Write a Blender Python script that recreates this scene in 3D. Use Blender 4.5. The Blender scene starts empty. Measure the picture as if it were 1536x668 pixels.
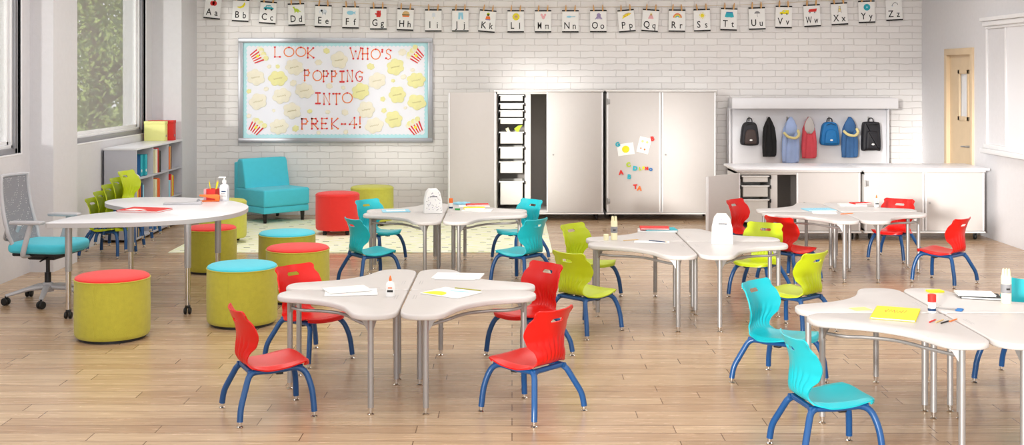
import bpy, bmesh, math, random
from mathutils import Vector, Matrix
random.seed(7)
PI = math.pi
R = math.radians
C = bpy.context.scene.collection
F = 1800.0; CH = 1.86; CX = 768.0; HY = 111.0     # focal length (px), camera height, vanishing point

def at_z(px, py, z=0.0):
    d = (CH - z) * F / (py - HY)
    return ((px - CX) * d / F, d)
def at_d(px, py, d):
    return ((px - CX) * d / F, CH - (py - HY) * d / F)

# ------------------------------------------------------------------ materials
def lin(c):
    return tuple(((v / 12.92) if v <= 0.04045 else ((v + 0.055) / 1.055) ** 2.4) for v in c)
def hexc(h):
    h = h.lstrip('#')
    return lin(tuple(int(h[i:i + 2], 16) / 255 for i in (0, 2, 4))) + (1.0,)
M = {}
def mat(name, col, rough=0.5, metal=0.0, var=0.04, nscale=20.0, bump=0.0, bscale=120.0, spec=0.5, coat=0.0, sheen=0.0, alpha=1.0):
    m = bpy.data.materials.new(name); m.use_nodes = True
    nt = m.node_tree; n = nt.nodes; l = nt.links
    b = n['Principled BSDF']
    tc = n.new('ShaderNodeTexCoord')
    nz = n.new('ShaderNodeTexNoise'); nz.inputs['Scale'].default_value = nscale; nz.inputs['Detail'].default_value = 4
    l.new(tc.outputs['Object'], nz.inputs['Vector'])
    mx = n.new('ShaderNodeMix'); mx.data_type = 'RGBA'
    c = hexc(col) if isinstance(col, str) else tuple(col) + (1.0,)
    lo = tuple(max(0, v * (1 - var)) for v in c[:3]) + (1,); hi = tuple(min(1, v * (1 + var)) for v in c[:3]) + (1,)
    mx.inputs[6].default_value = lo; mx.inputs[7].default_value = hi
    l.new(nz.outputs['Fac'], mx.inputs[0]); l.new(mx.outputs[2], b.inputs['Base Color'])
    b.inputs['Roughness'].default_value = rough; b.inputs['Metallic'].default_value = metal
    b.inputs['Specular IOR Level'].default_value = spec
    if coat: b.inputs['Coat Weight'].default_value = coat; b.inputs['Coat Roughness'].default_value = 0.15
    if sheen: b.inputs['Sheen Weight'].default_value = sheen
    if bump:
        n2 = n.new('ShaderNodeTexNoise'); n2.inputs['Scale'].default_value = bscale
        l.new(tc.outputs['Object'], n2.inputs['Vector'])
        bp = n.new('ShaderNodeBump'); bp.inputs['Strength'].default_value = bump; bp.inputs['Distance'].default_value = 0.01
        l.new(n2.outputs['Fac'], bp.inputs['Height']); l.new(bp.outputs['Normal'], b.inputs['Normal'])
    if alpha < 1: b.inputs['Alpha'].default_value = alpha
    M[name] = m
    return m
mat('paint_white', '#E9E8EA', 0.7, bump=0.05, bscale=60)
mat('wall_grey', '#DAD9DC', 0.75, bump=0.08, bscale=90)
mat('trim_white', '#F1F1F3', 0.4)
mat('frame_grey', '#9B9BA0', 0.4, metal=0.3)
mat('red_plastic', '#D3140D', 0.34, var=0.02, spec=0.4)
mat('teal_plastic', '#12B4C0', 0.32, var=0.02)
mat('lime_plastic', '#BACB12', 0.36, var=0.02)
mat('blue_metal', '#0A4B84', 0.33, var=0.02, spec=0.6)
mat('chrome', '#D8D4CE', 0.12, metal=1.0)
mat('silver', '#ABA9A8', 0.38, metal=0.55)
mat('black_rubber', '#141414', 0.6)
mat('black_plastic', '#1B1B1D', 0.45)
mat('dark_wood', '#1E1815', 0.4)
mat('laminate_grey', '#CFCBC9', 0.38, var=0.015)
mat('laminate_white', '#EDEDF1', 0.3, var=0.01)
mat('table_edge', '#BDBBBB', 0.45)
mat('lime_fabric', '#BCB53A', 0.9, var=0.14, nscale=28, bump=0.35, bscale=260, sheen=0.2)
mat('yellow_fabric', '#C9C94E', 0.9, var=0.10, nscale=30, bump=0.3, bscale=260, sheen=0.2)
mat('red_fabric', '#EA2E28', 0.85, var=0.05, bump=0.3, bscale=260, sheen=0.2)
mat('teal_fabric', '#4CCFE4', 0.85, var=0.05, bump=0.3, bscale=260, sheen=0.2)
mat('chair_white', '#C2C1C5', 0.45)
mat('cabinet_face', '#CCC7C4', 0.5, var=0.02)
mat('cabinet_body', '#D9D6D3', 0.5, var=0.02)
mat('cabinet_inside', '#A59E98', 0.7)
mat('cabinet_top', '#EEECEA', 0.4)
mat('shelf_grey', '#B9B9C1', 0.6, var=0.03)
mat('paper', '#F7F7F5', 0.8, var=0.01)
mat('ink', '#222222', 0.7)
mat('wood_tan', '#DCC4A2', 0.5, var=0.08, nscale=6)
mat('clothespin', '#D9A86C', 0.6)
mat('twine', '#C9B48C', 0.8)
mat('board_frame', '#A9ABB1', 0.35, metal=0.5)
mat('board_cyan', '#BCEBF2', 0.7)
mat('board_white', '#F1F3FC', 0.7, var=0.01)
mat('popcorn', '#F3EEDA', 0.8, var=0.1, nscale=12)
mat('popcorn_yellow', '#EFECAC', 0.8, var=0.1, nscale=12)
mat('popcorn_line', '#B9AE7A', 0.8)
mat('orange_paper', '#F58A4A', 0.6)
mat('red_paper', '#DE3038', 0.6)
mat('rug_line', '#6E7462', 0.9)
mat('coat_black', '#1A1A1C', 0.85, var=0.1)
mat('coat_denim', '#3E6A9E', 0.85, var=0.25, nscale=10)
mat('coat_light', '#A9BEEA', 0.85, var=0.15, nscale=10)
mat('coat_pink', '#D8505C', 0.85, var=0.15)
mat('coat_grey', '#C7C2C0', 0.9)
mat('fur_cream', '#EFE0A0', 0.95, bump=0.8, bscale=120)
mat('bag_black', '#222229', 0.6)
mat('bag_blue', '#1474B8', 0.6, var=0.15)
mat('bag_brown', '#4A3E3C', 0.7)
for nm, c in dict(c_red='#DD2A22', c_orange='#F0762A', c_yellow='#F4E420', c_lemon='#F1F08C', c_green='#2E9A4A', c_lime='#BBD430',
                  c_teal='#27AFC0', c_blue='#2D73B5', c_navy='#1E3D62', c_sky='#9AD6EC', c_pink='#F0B4B8', c_purple='#9B8CB4', c_tan='#D9B67A',
                  c_olive='#A6A426', c_cream='#F4EEC6', c_grey='#8F8F92', c_brown='#7A4A2C', c_white='#F2F2F0', c_light='#DDE6EE').items():
    mat(nm, c, 0.6, var=0.02)
mat('clear_bottle', '#E6EAF0', 0.15, alpha=0.75)
mat('bin_plastic', '#F0EEE9', 0.35, alpha=0.72)
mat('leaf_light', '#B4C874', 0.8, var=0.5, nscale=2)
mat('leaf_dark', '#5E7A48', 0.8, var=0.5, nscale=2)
mat('bark', '#4C4238', 0.9, var=0.3)
mat('grass', '#6F8A48', 0.95, var=0.3)

def mat_brick():
    m = bpy.data.materials.new('white_brick'); m.use_nodes = True
    nt = m.node_tree; n = nt.nodes; l = nt.links; b = n['Principled BSDF']
    tc = n.new('ShaderNodeTexCoord'); sp = n.new('ShaderNodeSeparateXYZ'); cb = n.new('ShaderNodeCombineXYZ')
    l.new(tc.outputs['Object'], sp.inputs[0]); l.new(sp.outputs['X'], cb.inputs['X']); l.new(sp.outputs['Z'], cb.inputs['Y'])
    wn = n.new('ShaderNodeTexNoise'); wn.inputs['Scale'].default_value = 9; l.new(cb.outputs[0], wn.inputs['Vector'])
    va = n.new('ShaderNodeMix'); va.data_type = 'RGBA'; va.blend_type = 'LINEAR_LIGHT'; va.inputs[0].default_value = 0.012
    l.new(cb.outputs[0], va.inputs[6]); l.new(wn.outputs['Color'], va.inputs[7])
    br = n.new('ShaderNodeTexBrick')
    br.inputs['Scale'].default_value = 1; br.inputs['Brick Width'].default_value = 0.30; br.inputs['Row Height'].default_value = 0.083
    br.inputs['Mortar Size'].default_value = 0.005; br.inputs['Mortar Smooth'].default_value = 0.6; br.offset = 0.43
    br.inputs['Color1'].default_value = hexc('#EAE7E5'); br.inputs['Color2'].default_value = hexc('#F0EEEC'); br.inputs['Mortar'].default_value = hexc('#DDD9D7')  # bricks all painted white; joint shadow put into the darker mortar colour
    l.new(va.outputs[2], br.inputs['Vector'])
    l.new(br.outputs['Color'], b.inputs['Base Color']); b.inputs['Roughness'].default_value = 0.6
    nz = n.new('ShaderNodeTexNoise'); nz.inputs['Scale'].default_value = 14; nz.inputs['Detail'].default_value = 6; l.new(cb.outputs[0], nz.inputs['Vector'])
    ma = n.new('ShaderNodeMath'); ma.operation = 'MULTIPLY_ADD'; ma.inputs[1].default_value = -1.0
    ns = n.new('ShaderNodeMath'); ns.operation = 'MULTIPLY'; ns.inputs[1].default_value = 0.5; l.new(nz.outputs['Fac'], ns.inputs[0])
    l.new(br.outputs['Fac'], ma.inputs[0]); l.new(ns.outputs[0], ma.inputs[2])
    bp = n.new('ShaderNodeBump'); bp.inputs['Strength'].default_value = 0.6; bp.inputs['Distance'].default_value = 0.012
    l.new(ma.outputs[0], bp.inputs['Height']); l.new(bp.outputs['Normal'], b.inputs['Normal'])
    M['white_brick'] = m
mat_brick()
def mat_floor():
    m = bpy.data.materials.new('plank_floor'); m.use_nodes = True
    nt = m.node_tree; n = nt.nodes; l = nt.links; b = n['Principled BSDF']
    tc = n.new('ShaderNodeTexCoord')
    br = n.new('ShaderNodeTexBrick'); br.offset = 0.37; br.offset_frequency = 2; br.squash = 0.8; br.squash_frequency = 3
    br.inputs['Scale'].default_value = 1; br.inputs['Brick Width'].default_value = 1.35; br.inputs['Row Height'].default_value = 0.135
    br.inputs['Mortar Size'].default_value = 0.003; br.inputs['Mortar Smooth'].default_value = 0.1; br.inputs['Bias'].default_value = 0.0
    br.inputs['Color1'].default_value = hexc('#D0B595'); br.inputs['Color2'].default_value = hexc('#B8997A'); br.inputs['Mortar'].default_value = hexc('#7A5E46')
    l.new(tc.outputs['Object'], br.inputs['Vector'])
    mp = n.new('ShaderNodeMapping'); mp.inputs['Scale'].default_value = (1.2, 16, 1)
    l.new(tc.outputs['Object'], mp.inputs['Vector'])
    nz = n.new('ShaderNodeTexNoise'); nz.inputs['Scale'].default_value = 2.2; nz.inputs['Detail'].default_value = 8; nz.inputs['Distortion'].default_value = 1.2
    l.new(mp.outputs[0], nz.inputs['Vector'])
    cr = n.new('ShaderNodeValToRGB'); cr.color_ramp.elements[0].position = 0.3; cr.color_ramp.elements[0].color = (0.72, 0.68, 0.64, 1)
    cr.color_ramp.elements[1].position = 0.7; cr.color_ramp.elements[1].color = (1.06, 1.05, 1.04, 1)
    l.new(nz.outputs['Fac'], cr.inputs[0])
    mx = n.new('ShaderNodeMix'); mx.data_type = 'RGBA'; mx.blend_type = 'MULTIPLY'; mx.inputs[0].default_value = 0.75
    l.new(br.outputs['Color'], mx.inputs[6]); l.new(cr.outputs['Color'], mx.inputs[7]); l.new(mx.outputs[2], b.inputs['Base Color'])
    rr = n.new('ShaderNodeMapRange'); rr.inputs[3].default_value = 0.16; rr.inputs[4].default_value = 0.34
    l.new(nz.outputs['Fac'], rr.inputs[0]); l.new(rr.outputs[0], b.inputs['Roughness'])
    b.inputs['Specular IOR Level'].default_value = 0.5
    bp = n.new('ShaderNodeBump'); bp.invert = True; bp.inputs['Strength'].default_value = 0.25; bp.inputs['Distance'].default_value = 0.003
    l.new(br.outputs['Fac'], bp.inputs['Height']); l.new(bp.outputs['Normal'], b.inputs['Normal'])
    M['plank_floor'] = m
mat_floor()
def mat_rug():
    m = bpy.data.materials.new('rug_pile'); m.use_nodes = True
    nt = m.node_tree; n = nt.nodes; l = nt.links; b = n['Principled BSDF']
    tc = n.new('ShaderNodeTexCoord'); mp = n.new('ShaderNodeMapping'); mp.inputs['Scale'].default_value = (3, 14, 1)
    l.new(tc.outputs['Object'], mp.inputs['Vector'])
    nz = n.new('ShaderNodeTexNoise'); nz.inputs['Scale'].default_value = 2.5; nz.inputs['Detail'].default_value = 5; l.new(mp.outputs[0], nz.inputs['Vector'])
    cr = n.new('ShaderNodeValToRGB'); cr.color_ramp.elements[0].position = 0.42; cr.color_ramp.elements[0].color = hexc('#F8F8EA')
    cr.color_ramp.elements[1].position = 0.62; cr.color_ramp.elements[1].color = hexc('#EEF2BC')
    l.new(nz.outputs['Fac'], cr.inputs[0]); l.new(cr.outputs['Color'], b.inputs['Base Color']); b.inputs['Roughness'].default_value = 0.95
    M['rug_pile'] = m
mat_rug()
def mat_pane():
    m = bpy.data.materials.new('screened_glass'); m.use_nodes = True
    nt = m.node_tree; n = nt.nodes; l = nt.links
    for x in list(n): n.remove(x)
    o = n.new('ShaderNodeOutputMaterial'); tr = n.new('ShaderNodeBsdfTransparent'); df = n.new('ShaderNodeBsdfDiffuse'); gl = n.new('ShaderNodeBsdfGlossy')
    tc = n.new('ShaderNodeTexCoord'); nz = n.new('ShaderNodeTexNoise'); nz.inputs['Scale'].default_value = 400; l.new(tc.outputs['Object'], nz.inputs['Vector'])
    mr = n.new('ShaderNodeMapRange'); mr.inputs[3].default_value = 0.40; mr.inputs[4].default_value = 0.52; l.new(nz.outputs['Fac'], mr.inputs[0])
    df.inputs['Color'].default_value = hexc('#B4B0AC'); gl.inputs['Roughness'].default_value = 0.03
    mx = n.new('ShaderNodeMixShader'); l.new(mr.outputs[0], mx.inputs[0]); l.new(tr.outputs[0], mx.inputs[1]); l.new(df.outputs[0], mx.inputs[2])
    m2 = n.new('ShaderNodeMixShader'); m2.inputs[0].default_value = 0.04; l.new(mx.outputs[0], m2.inputs[1]); l.new(gl.outputs[0], m2.inputs[2])
    l.new(m2.outputs[0], o.inputs[0]); M['screened_glass'] = m
    m = bpy.data.materials.new('chair_mesh'); m.use_nodes = True
    nt = m.node_tree; n = nt.nodes; l = nt.links; b = n['Principled BSDF']; b.inputs['Base Color'].default_value = hexc('#8A898E'); b.inputs['Roughness'].default_value = 0.6
    tc = n.new('ShaderNodeTexCoord'); v = n.new('ShaderNodeTexVoronoi'); v.inputs['Scale'].default_value = 55; v.inputs['Randomness'].default_value = 0.35
    l.new(tc.outputs['Object'], v.inputs['Vector'])
    g = n.new('ShaderNodeMath'); g.operation = 'GREATER_THAN'; g.inputs[1].default_value = 0.20; l.new(v.outputs['Distance'], g.inputs[0]); l.new(g.outputs[0], b.inputs['Alpha'])
    M['chair_mesh'] = m
mat_pane()

# ------------------------------------------------------------------ mesh builder
def frame_rot(rx=0, ry=0, rz=0, loc=(0, 0, 0)):
    return Matrix.Translation(loc) @ Matrix.Rotation(rz, 4, 'Z') @ Matrix.Rotation(ry, 4, 'Y') @ Matrix.Rotation(rx, 4, 'X')
def fillet(pts, r, seg=5):
    pts = [Vector(p) for p in pts]; out = [pts[0]]
    for i in range(1, len(pts) - 1):
        a, b, c = pts[i - 1], pts[i], pts[i + 1]
        u = (a - b); v = (c - b); rr = min(r, u.length * 0.48, v.length * 0.48)
        p0 = b + u.normalized() * rr; p1 = b + v.normalized() * rr
        for k in range(seg + 1):
            t = k / seg
            out.append(p0 * (1 - t) ** 2 + b * 2 * t * (1 - t) + p1 * t ** 2)
    out.append(pts[-1]); return out
def catmull(pts, seg=6, closed=True):
    n = len(pts); out = []
    rng = range(n) if closed else range(n - 1)
    for i in rng:
        if closed: p = [Vector(pts[(i + k - 1) % n]) for k in range(4)]
        else: p = [Vector(pts[max(0, min(n - 1, i + k - 1))]) for k in range(4)]
        for k in range(seg):
            t = k / seg
            out.append(0.5 * ((2 * p[1]) + (-p[0] + p[2]) * t + (2 * p[0] - 5 * p[1] + 4 * p[2] - p[3]) * t * t + (-p[0] + 3 * p[1] - 3 * p[2] + p[3]) * t ** 3))
    if not closed: out.append(Vector(pts[-1]))
    return out
class MB:
    def __init__(s): s.bm = bmesh.new(); s.mats = []; s.T = Matrix()
    def mi(s, m):
        if m not in s.mats: s.mats.append(m)
        return s.mats.index(m)
    def merge(s, t, m, Mx=None):
        Mx = s.T @ (Mx or Matrix()); i = s.mi(m)
        for f in t.faces: f.material_index = i
        bmesh.ops.transform(t, matrix=Mx, verts=t.verts)
        me = bpy.data.meshes.new('t'); t.to_mesh(me); t.free(); s.bm.from_mesh(me); bpy.data.meshes.remove(me)
        return s
    def box(s, x0, x1, y0, y1, z0, z1, m, bev=0.0, seg=2, Mx=None):
        t = bmesh.new(); bmesh.ops.create_cube(t, size=1)
        for v in t.verts: v.co = Vector((x0 + (v.co.x + .5) * (x1 - x0), y0 + (v.co.y + .5) * (y1 - y0), z0 + (v.co.z + .5) * (z1 - z0)))
        if bev: bmesh.ops.bevel(t, geom=t.edges[:] , offset=bev, segments=seg, profile=0.5, affect='EDGES')
        return s.merge(t, m, Mx)
    def tube(s, pts, r, m, n=12, Mx=None, r1=None, caps=True, flat=1.0):
        pts = [Vector(p) for p in pts]; t = bmesh.new(); rings = []
        up = None; N = len(pts)
        for i, p in enumerate(pts):
            d = (pts[min(i + 1, N - 1)] - pts[max(i - 1, 0)]).normalized()
            if up is None:
                up = Vector((0, 0, 1)) if abs(d.z) < 0.9 else Vector((1, 0, 0))
            sd = d.cross(up).normalized(); up = sd.cross(d).normalized()
            rr = r if r1 is None else r + (r1 - r) * i / (N - 1)
            rings.append([t.verts.new(p + (sd * math.cos(2 * PI * k / n) + up * flat * math.sin(2 * PI * k / n)) * rr) for k in range(n)])
        for a, b in zip(rings, rings[1:]):
            for k in range(n): t.faces.new((a[k], a[(k + 1) % n], b[(k + 1) % n], b[k]))
        if caps: t.faces.new(rings[0][::-1]); t.faces.new(rings[-1])
        bmesh.ops.recalc_face_normals(t, faces=t.faces)
        return s.merge(t, m, Mx)
    def lathe(s, prof, m, n=32, c=(0, 0, 0), Mx=None, sx=1, sy=1):
        t = bmesh.new(); rings = []
        for (r, z) in prof:
            if r < 1e-5: rings.append([t.verts.new((c[0], c[1], c[2] + z))])
            else: rings.append([t.verts.new((c[0] + sx * r * math.cos(2 * PI * k / n), c[1] + sy * r * math.sin(2 * PI * k / n), c[2] + z)) for k in range(n)])
        for a, b in zip(rings, rings[1:]):
            for k in range(n):
                k2 = (k + 1) % n
                if len(a) == 1 and len(b) == 1: continue
                if len(a) == 1: t.faces.new((a[0], b[k2], b[k]))
                elif len(b) == 1: t.faces.new((a[k], a[k2], b[0]))
                else: t.faces.new((a[k], a[k2], b[k2], b[k]))
        if len(rings[0]) > 1: t.faces.new(rings[0][::-1])
        if len(rings[-1]) > 1: t.faces.new(rings[-1])
        bmesh.ops.recalc_face_normals(t, faces=t.faces)
        return s.merge(t, m, Mx)
    def prism(s, pts, z0, z1, m, bev=0.0, seg=3, Mx=None):
        t = bmesh.new(); a = [t.verts.new((p[0], p[1], z0)) for p in pts]; f = t.faces.new(a)
        g = bmesh.ops.extrude_face_region(t, geom=[f])
        for v in g['geom']:
            if isinstance(v, bmesh.types.BMVert): v.co.z = z1
        bmesh.ops.recalc_face_normals(t, faces=t.faces)
        if bev:
            es = [e for e in t.edges if abs(e.verts[0].co.z - e.verts[1].co.z) < 1e-6]
            bmesh.ops.bevel(t, geom=es, offset=bev, segments=seg, profile=0.5, affect='EDGES')
        return s.merge(t, m, Mx)
    def disc(s, cx, cy, r, z0, z1, m, n=20, Mx=None, sx=1, sy=1):
        return s.prism([(cx + sx * r * math.cos(2 * PI * k / n), cy + sy * r * math.sin(2 * PI * k / n)) for k in range(n)], z0, z1, m, Mx=Mx)
    def text(s, body, size, m, Mx, ext=0.0008, fat=0.0, align='CENTER', xs=1.0):
        cu = bpy.data.curves.new('t', 'FONT'); cu.body = body; cu.size = size; cu.extrude = ext; cu.offset = fat; cu.align_x = align; cu.align_y = 'CENTER'; cu.resolution_u = 3
        ob = bpy.data.objects.new('t', cu); C.objects.link(ob)
        dg = bpy.context.evaluated_depsgraph_get(); me = bpy.data.meshes.new_from_object(ob.evaluated_get(dg))
        t = bmesh.new(); t.from_mesh(me); bpy.data.objects.remove(ob); bpy.data.curves.remove(cu); bpy.data.meshes.remove(me)
        return s.merge(t, m, Mx @ Matrix.Diagonal((xs, 1, 1, 1)))
    def build(s, name, parent=None, loc=None, rz=0.0, ang=38, mods=None):
        me = bpy.data.meshes.new(name); s.bm.to_mesh(me); s.bm.free()
        for m in s.mats: me.materials.append(M[m])
        if len(me.polygons):
            me.polygons.foreach_set('use_smooth', [True] * len(me.polygons)); me.set_sharp_from_angle(angle=R(ang))
        o = bpy.data.objects.new(name, me); C.objects.link(o)
        if parent: o.parent = parent
        if loc: o.location = loc
        o.rotation_euler.z = rz
        return o
def tag(o, label=None, cat=None, group=None, kind=None):
    if label: o['label'] = label
    if cat: o['category'] = cat
    if group: o['group'] = group
    if kind: o['kind'] = kind
    return o
def empty(name, loc, rz=0.0, label=None, cat=None, group=None):
    o = bpy.data.objects.new(name, None); C.objects.link(o); o.location = loc; o.rotation_euler = (0, 0, rz); o.empty_display_size = 0.1
    return tag(o, label, cat, group)
def copy_tree(o, parent=None):
    c = o.copy(); C.objects.link(c); c.parent = parent
    for ch in [x for x in ALLCH(o)]: copy_tree(ch, c)
    return c
def ALLCH(o): return [x for x in C.objects if x.parent == o]
def struct(mb, name, **k): return tag(mb.build(name, **k), kind='structure')
# wall-plane matrices: local x -> world x, local y -> world z, local z -> toward the viewer (-y)
def wallM(x, y, z, rot=0.0):
    return Matrix(((1, 0, 0, x), (0, 0, -1, y), (0, 1, 0, z), (0, 0, 0, 1))) @ Matrix.Rotation(rot, 4, 'Z')

# ------------------------------------------------------------------ the room
XL, XR, YB, ZC = -4.52, 5.40, 15.80, 3.40
b = MB(); b.box(XL - .3, XR + .3, -2.0, YB + .3, -0.12, 0, 'plank_floor'); struct(b, 'floor')
b = MB(); b.box(-4.16, XR + .3, YB, YB + .25, 0, ZC, 'white_brick'); struct(b, 'wall_back')
b = MB(); b.box(XL - .3, XR + .3, -2.0, YB + .3, ZC, ZC + .2, 'paint_white'); struct(b, 'ceiling')
DY0, DY1, DH = 14.09, 14.86, 2.10
b = MB(); b.box(XR, XR + .3, -2.0, DY0, 0, ZC, 'wall_grey'); b.box(XR, XR + .3, DY1, YB, 0, ZC, 'wall_grey'); b.box(XR, XR + .3, DY0, DY1, DH, ZC, 'wall_grey')
struct(b, 'wall_right')
bays = [(12.15, 14.80), (8.35, 11.04), (4.55, 7.20), (0.75, 3.40)]
SILL, HEAD = 1.13, 3.05
b = MB(); W0 = XL - .28
b.box(W0, XL, -2.0, YB + .25, 0, SILL, 'wall_grey'); b.box(W0, XL, -2.0, YB + .25, HEAD, ZC, 'wall_grey')
ys = [YB + .25] + [v for a, c in bays for v in (c, a)] + [-2.0]
for i in range(0, len(ys), 2): b.box(W0, XL, ys[i + 1], ys[i], SILL, HEAD, 'wall_grey')
for (y0, y1, xi) in [(15.07, YB + .05, -4.15), (11.25, 11.87, -4.30), (7.45, 8.05, -4.30), (3.65, 4.25, -4.30)]:
    b.box(XL - .02, xi, y0, y1, 0, ZC, 'wall_grey')
struct(b, 'wall_left')
for i, (y0, y1) in enumerate(bays):
    w = struct(MB().box(XL - .14, XL - .10, y0, y0 + .05, SILL, HEAD, 'trim_white').box(XL - .14, XL - .10, y1 - .05, y1, SILL, HEAD, 'trim_white'), 'window_%d' % (i + 1))
    f = MB(); xo, xi = XL - .13, XL - .03
    def ring(a, e, m, x0, x1, w_):
        f.box(x0, x1, y0 + a, y1 - a, SILL + a, SILL + a + w_, m, 0.004); f.box(x0, x1, y0 + a, y1 - a, HEAD - a - w_, HEAD - a, m, 0.004)
        f.box(x0, x1, y0 + a, y0 + a + w_, SILL + a, HEAD - a, m, 0.004); f.box(x0, x1, y1 - a - w_, y1 - a, SILL + a, HEAD - a, m, 0.004)
    ring(0, 0, 'frame_grey', xo, xi, .05); ring(.05, 0, 'trim_white', xo + .01, xi - .025, .03); ring(.08, 0, 'trim_white', xo + .02, xi - .05, .035)
    f.build('window_frame', w)
    p = MB(); p.box(XL - .105, XL - .10, y0 + .1, y1 - .1, SILL + .1, HEAD - .1, 'screened_glass')
    if i < 2: p.build('window_pane', w)
    s = MB(); s.box(XL - .03, XL + .004, y0 - .03, y1 + .03, SILL - .014, SILL + .001, 'trim_white', 0.003); s.box(XL - .03, XL + .004, y1, y1 + .03, SILL, HEAD, 'trim_white', 0.003)
    s.build('window_sill', w)
struct(MB().box(XR - .012, XR + .001, 14.95, YB, 0, .10, 'trim_white', 0.003), 'baseboard_right')
# the wooden door in the right wall
d = empty('door_1', (XR, 14.475, 0)); tag(d, kind='structure')
b = MB(); 
for (a, c) in ((DY0 - .07, DY0 + .01), (DY1 - .01, DY1 + .07)): b.box(-.025, .29, a - 14.475, c - 14.475, 0, DH, 'wood_tan', 0.004)
b.box(-.026, .29, DY0 - .07 - 14.475, DY1 + .07 - 14.475, DH - .01, DH + .07, 'wood_tan', 0.004); b.build('door_frame', d)
b = MB(); a0, a1 = DY0 - 14.475 + .01, DY1 - 14.475 - .01; wy0, wy1, wz0, wz1 = -.22, .06, 1.33, 1.88
b.box(.02, .06, a0, wy0, 0.01, DH - .01, 'wood_tan'); b.box(.02, .06, wy1, a1, 0.01, DH - .01, 'wood_tan'); b.box(.02, .06, wy0, wy1, 0.01, wz0, 'wood_tan'); b.box(.02, .06, wy0, wy1, wz1, DH - .01, 'wood_tan')
for (p, q, r_, s_) in ((wy0 - .03, wy0 + .02, wz0 - .03, wz1 + .03), (wy1 - .02, wy1 + .03, wz0 - .03, wz1 + .03), (wy0 - .03, wy1 + .03, wz0 - .03, wz0 + .02), (wy0 - .03, wy1 + .03, wz1 - .02, wz1 + .03)):
    b.box(.008, .03, p, q, r_, s_, 'wood_tan', 0.003)
b.build('door_panel', d)
b = MB(); b.box(.038, .042, wy0, wy1, wz0, wz1, 'clear_bottle'); b.build('door_glass', d)
b = MB(); b.tube([(.02, -.30, 1.0), (-.04, -.30, 1.0)], .012, 'silver'); b.tube(fillet([(-.04, -.31, 1.0), (-.045, -.25, 1.0), (-.045, -.17, .995)], .02), .01, 'silver'); b.lathe([(.0, 0), (.026, 0), (.026, .008), (0, .008)], 'silver', 16, Mx=frame_rot(ry=-PI / 2, loc=(.02, -.30, 1.0)))
b.build('door_handle', d)
# framed wall board with tack panel on the right wall
w = empty('wall_board', (XR, 13.61, 0), 0, 'white framed tack panel and marker board on the right wall', 'board')
T0 = MB(); T0.box(-.035, -.001, -2.7, 0, 2.37, 2.40, 'trim_white', .004); T0.box(-.06, -.001, -2.72, .03, 2.40, 2.455, 'trim_white', .008); T0.box(-.085, -.001, -2.74, .05, 2.455, 2.50, 'trim_white', .008)
T0.box(-.05, -.001, -2.72, .02, 1.02, 1.07, 'trim_white', .006); T0.box(-.08, -.001, -2.74, .04, .965, 1.02, 'trim_white', .008)
T0.box(-.03, -.001, -.04, 0, 1.07, 2.37, 'trim_white', .004); T0.box(-.03, -.001, -.56, -.52, 1.07, 2.37, 'trim_white', .004); T0.box(-.03, -.001, -2.70, -2.66, 1.07, 2.37, 'trim_white', .004)
T0.build('board_frame', w)
MB().box(-.015, -.001, -.53, -.03, 1.06, 2.38, 'wall_grey').build('tack_panel', w)
MB().box(-.018, -.001, -2.67, -.55, 1.06, 2.38, 'laminate_white').build('marker_panel', w)

# ------------------------------------------------------------------ outdoors, beyond the left windows
b = MB(); b.box(-60, XL - .3, -20, 70, -.3, -.1, 'grass'); tag(b.build('lawn_ground'), kind='structure')
def tree(x, y, h, r, n, label, seed, cm='leaf_light', cd='leaf_dark'):
    rn = random.Random(seed)
    t = empty('leafy_tree', (x, y, -.1), 0, label, 'tree', 'trees outside the windows')
    k = MB(); k.tube([(0, 0, 0), (.05, .02, h * .3), (-.05, .05, h * .6), (0, 0, h * .85)], .22, 'bark', 10, r1=.06)
    for q in range(6):
        a = q * 1.05; z = h * (.25 + .08 * q); k.tube([(0, 0, z), (math.cos(a) * r * .4, math.sin(a) * r * .4, z + .5), (math.cos(a) * r * .75, math.sin(a) * r * .75, z + .9)], .07, 'bark', 6, r1=.02)
    k.build('trunk', t)
    vs, fs, mi = [], [], []
    cl = [(r * .8 * math.sqrt(q_) * math.cos(a_), r * .8 * math.sqrt(q_) * math.sin(a_), h * .45 + rn.uniform(-.42, .42) * h, rn.uniform(.45, .95)) for q_, a_ in [(rn.random(), rn.uniform(0, 6.28)) for _ in range(46)]]
    for i in range(int(n * 1.6)):
        c = rn.choice(cl); u = Vector((rn.gauss(0, 1), rn.gauss(0, 1), rn.gauss(0, 1))).normalized()
        p = Vector(c[:3]) + u * c[3] * (.55 + .45 * rn.random()); p.z = max(p.z, .15)
        nrm = (u + Vector((rn.uniform(-.6, .6), rn.uniform(-.6, .6), rn.uniform(-.2, .9)))).normalized()
        s1 = nrm.orthogonal().normalized(); s2 = nrm.cross(s1); sz = rn.uniform(.03, .075); a = rn.uniform(0, 6.3)
        e1 = s1 * math.cos(a) + s2 * math.sin(a); e2 = nrm.cross(e1); j = len(vs)
        vs += [p - e1 * sz, p + e2 * sz * .5, p + e1 * sz, p - e2 * sz * .5]; fs.append((j, j + 1, j + 2, j + 3)); mi.append(0 if rn.random() < .5 else 1)
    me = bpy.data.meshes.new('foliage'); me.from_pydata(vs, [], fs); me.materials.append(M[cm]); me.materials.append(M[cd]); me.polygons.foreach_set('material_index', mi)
    o = bpy.data.objects.new('foliage', me); C.objects.link(o); o.parent = t
tree(-7.45, 21.5, 5.2, 1.6, 9000, 'leafy tree outside the larger window, nearest the glass', 1)
tree(-9.3, 27.0, 6.2, 1.9, 9000, 'leafy tree outside the larger window, behind the nearest one', 2)
tree(-11.8, 33.5, 7.5, 2.7, 9000, 'leafy tree outside the larger window, farthest and dark-leaved', 3, 'leaf_dark')  # both leaf slots take the dark green
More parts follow.
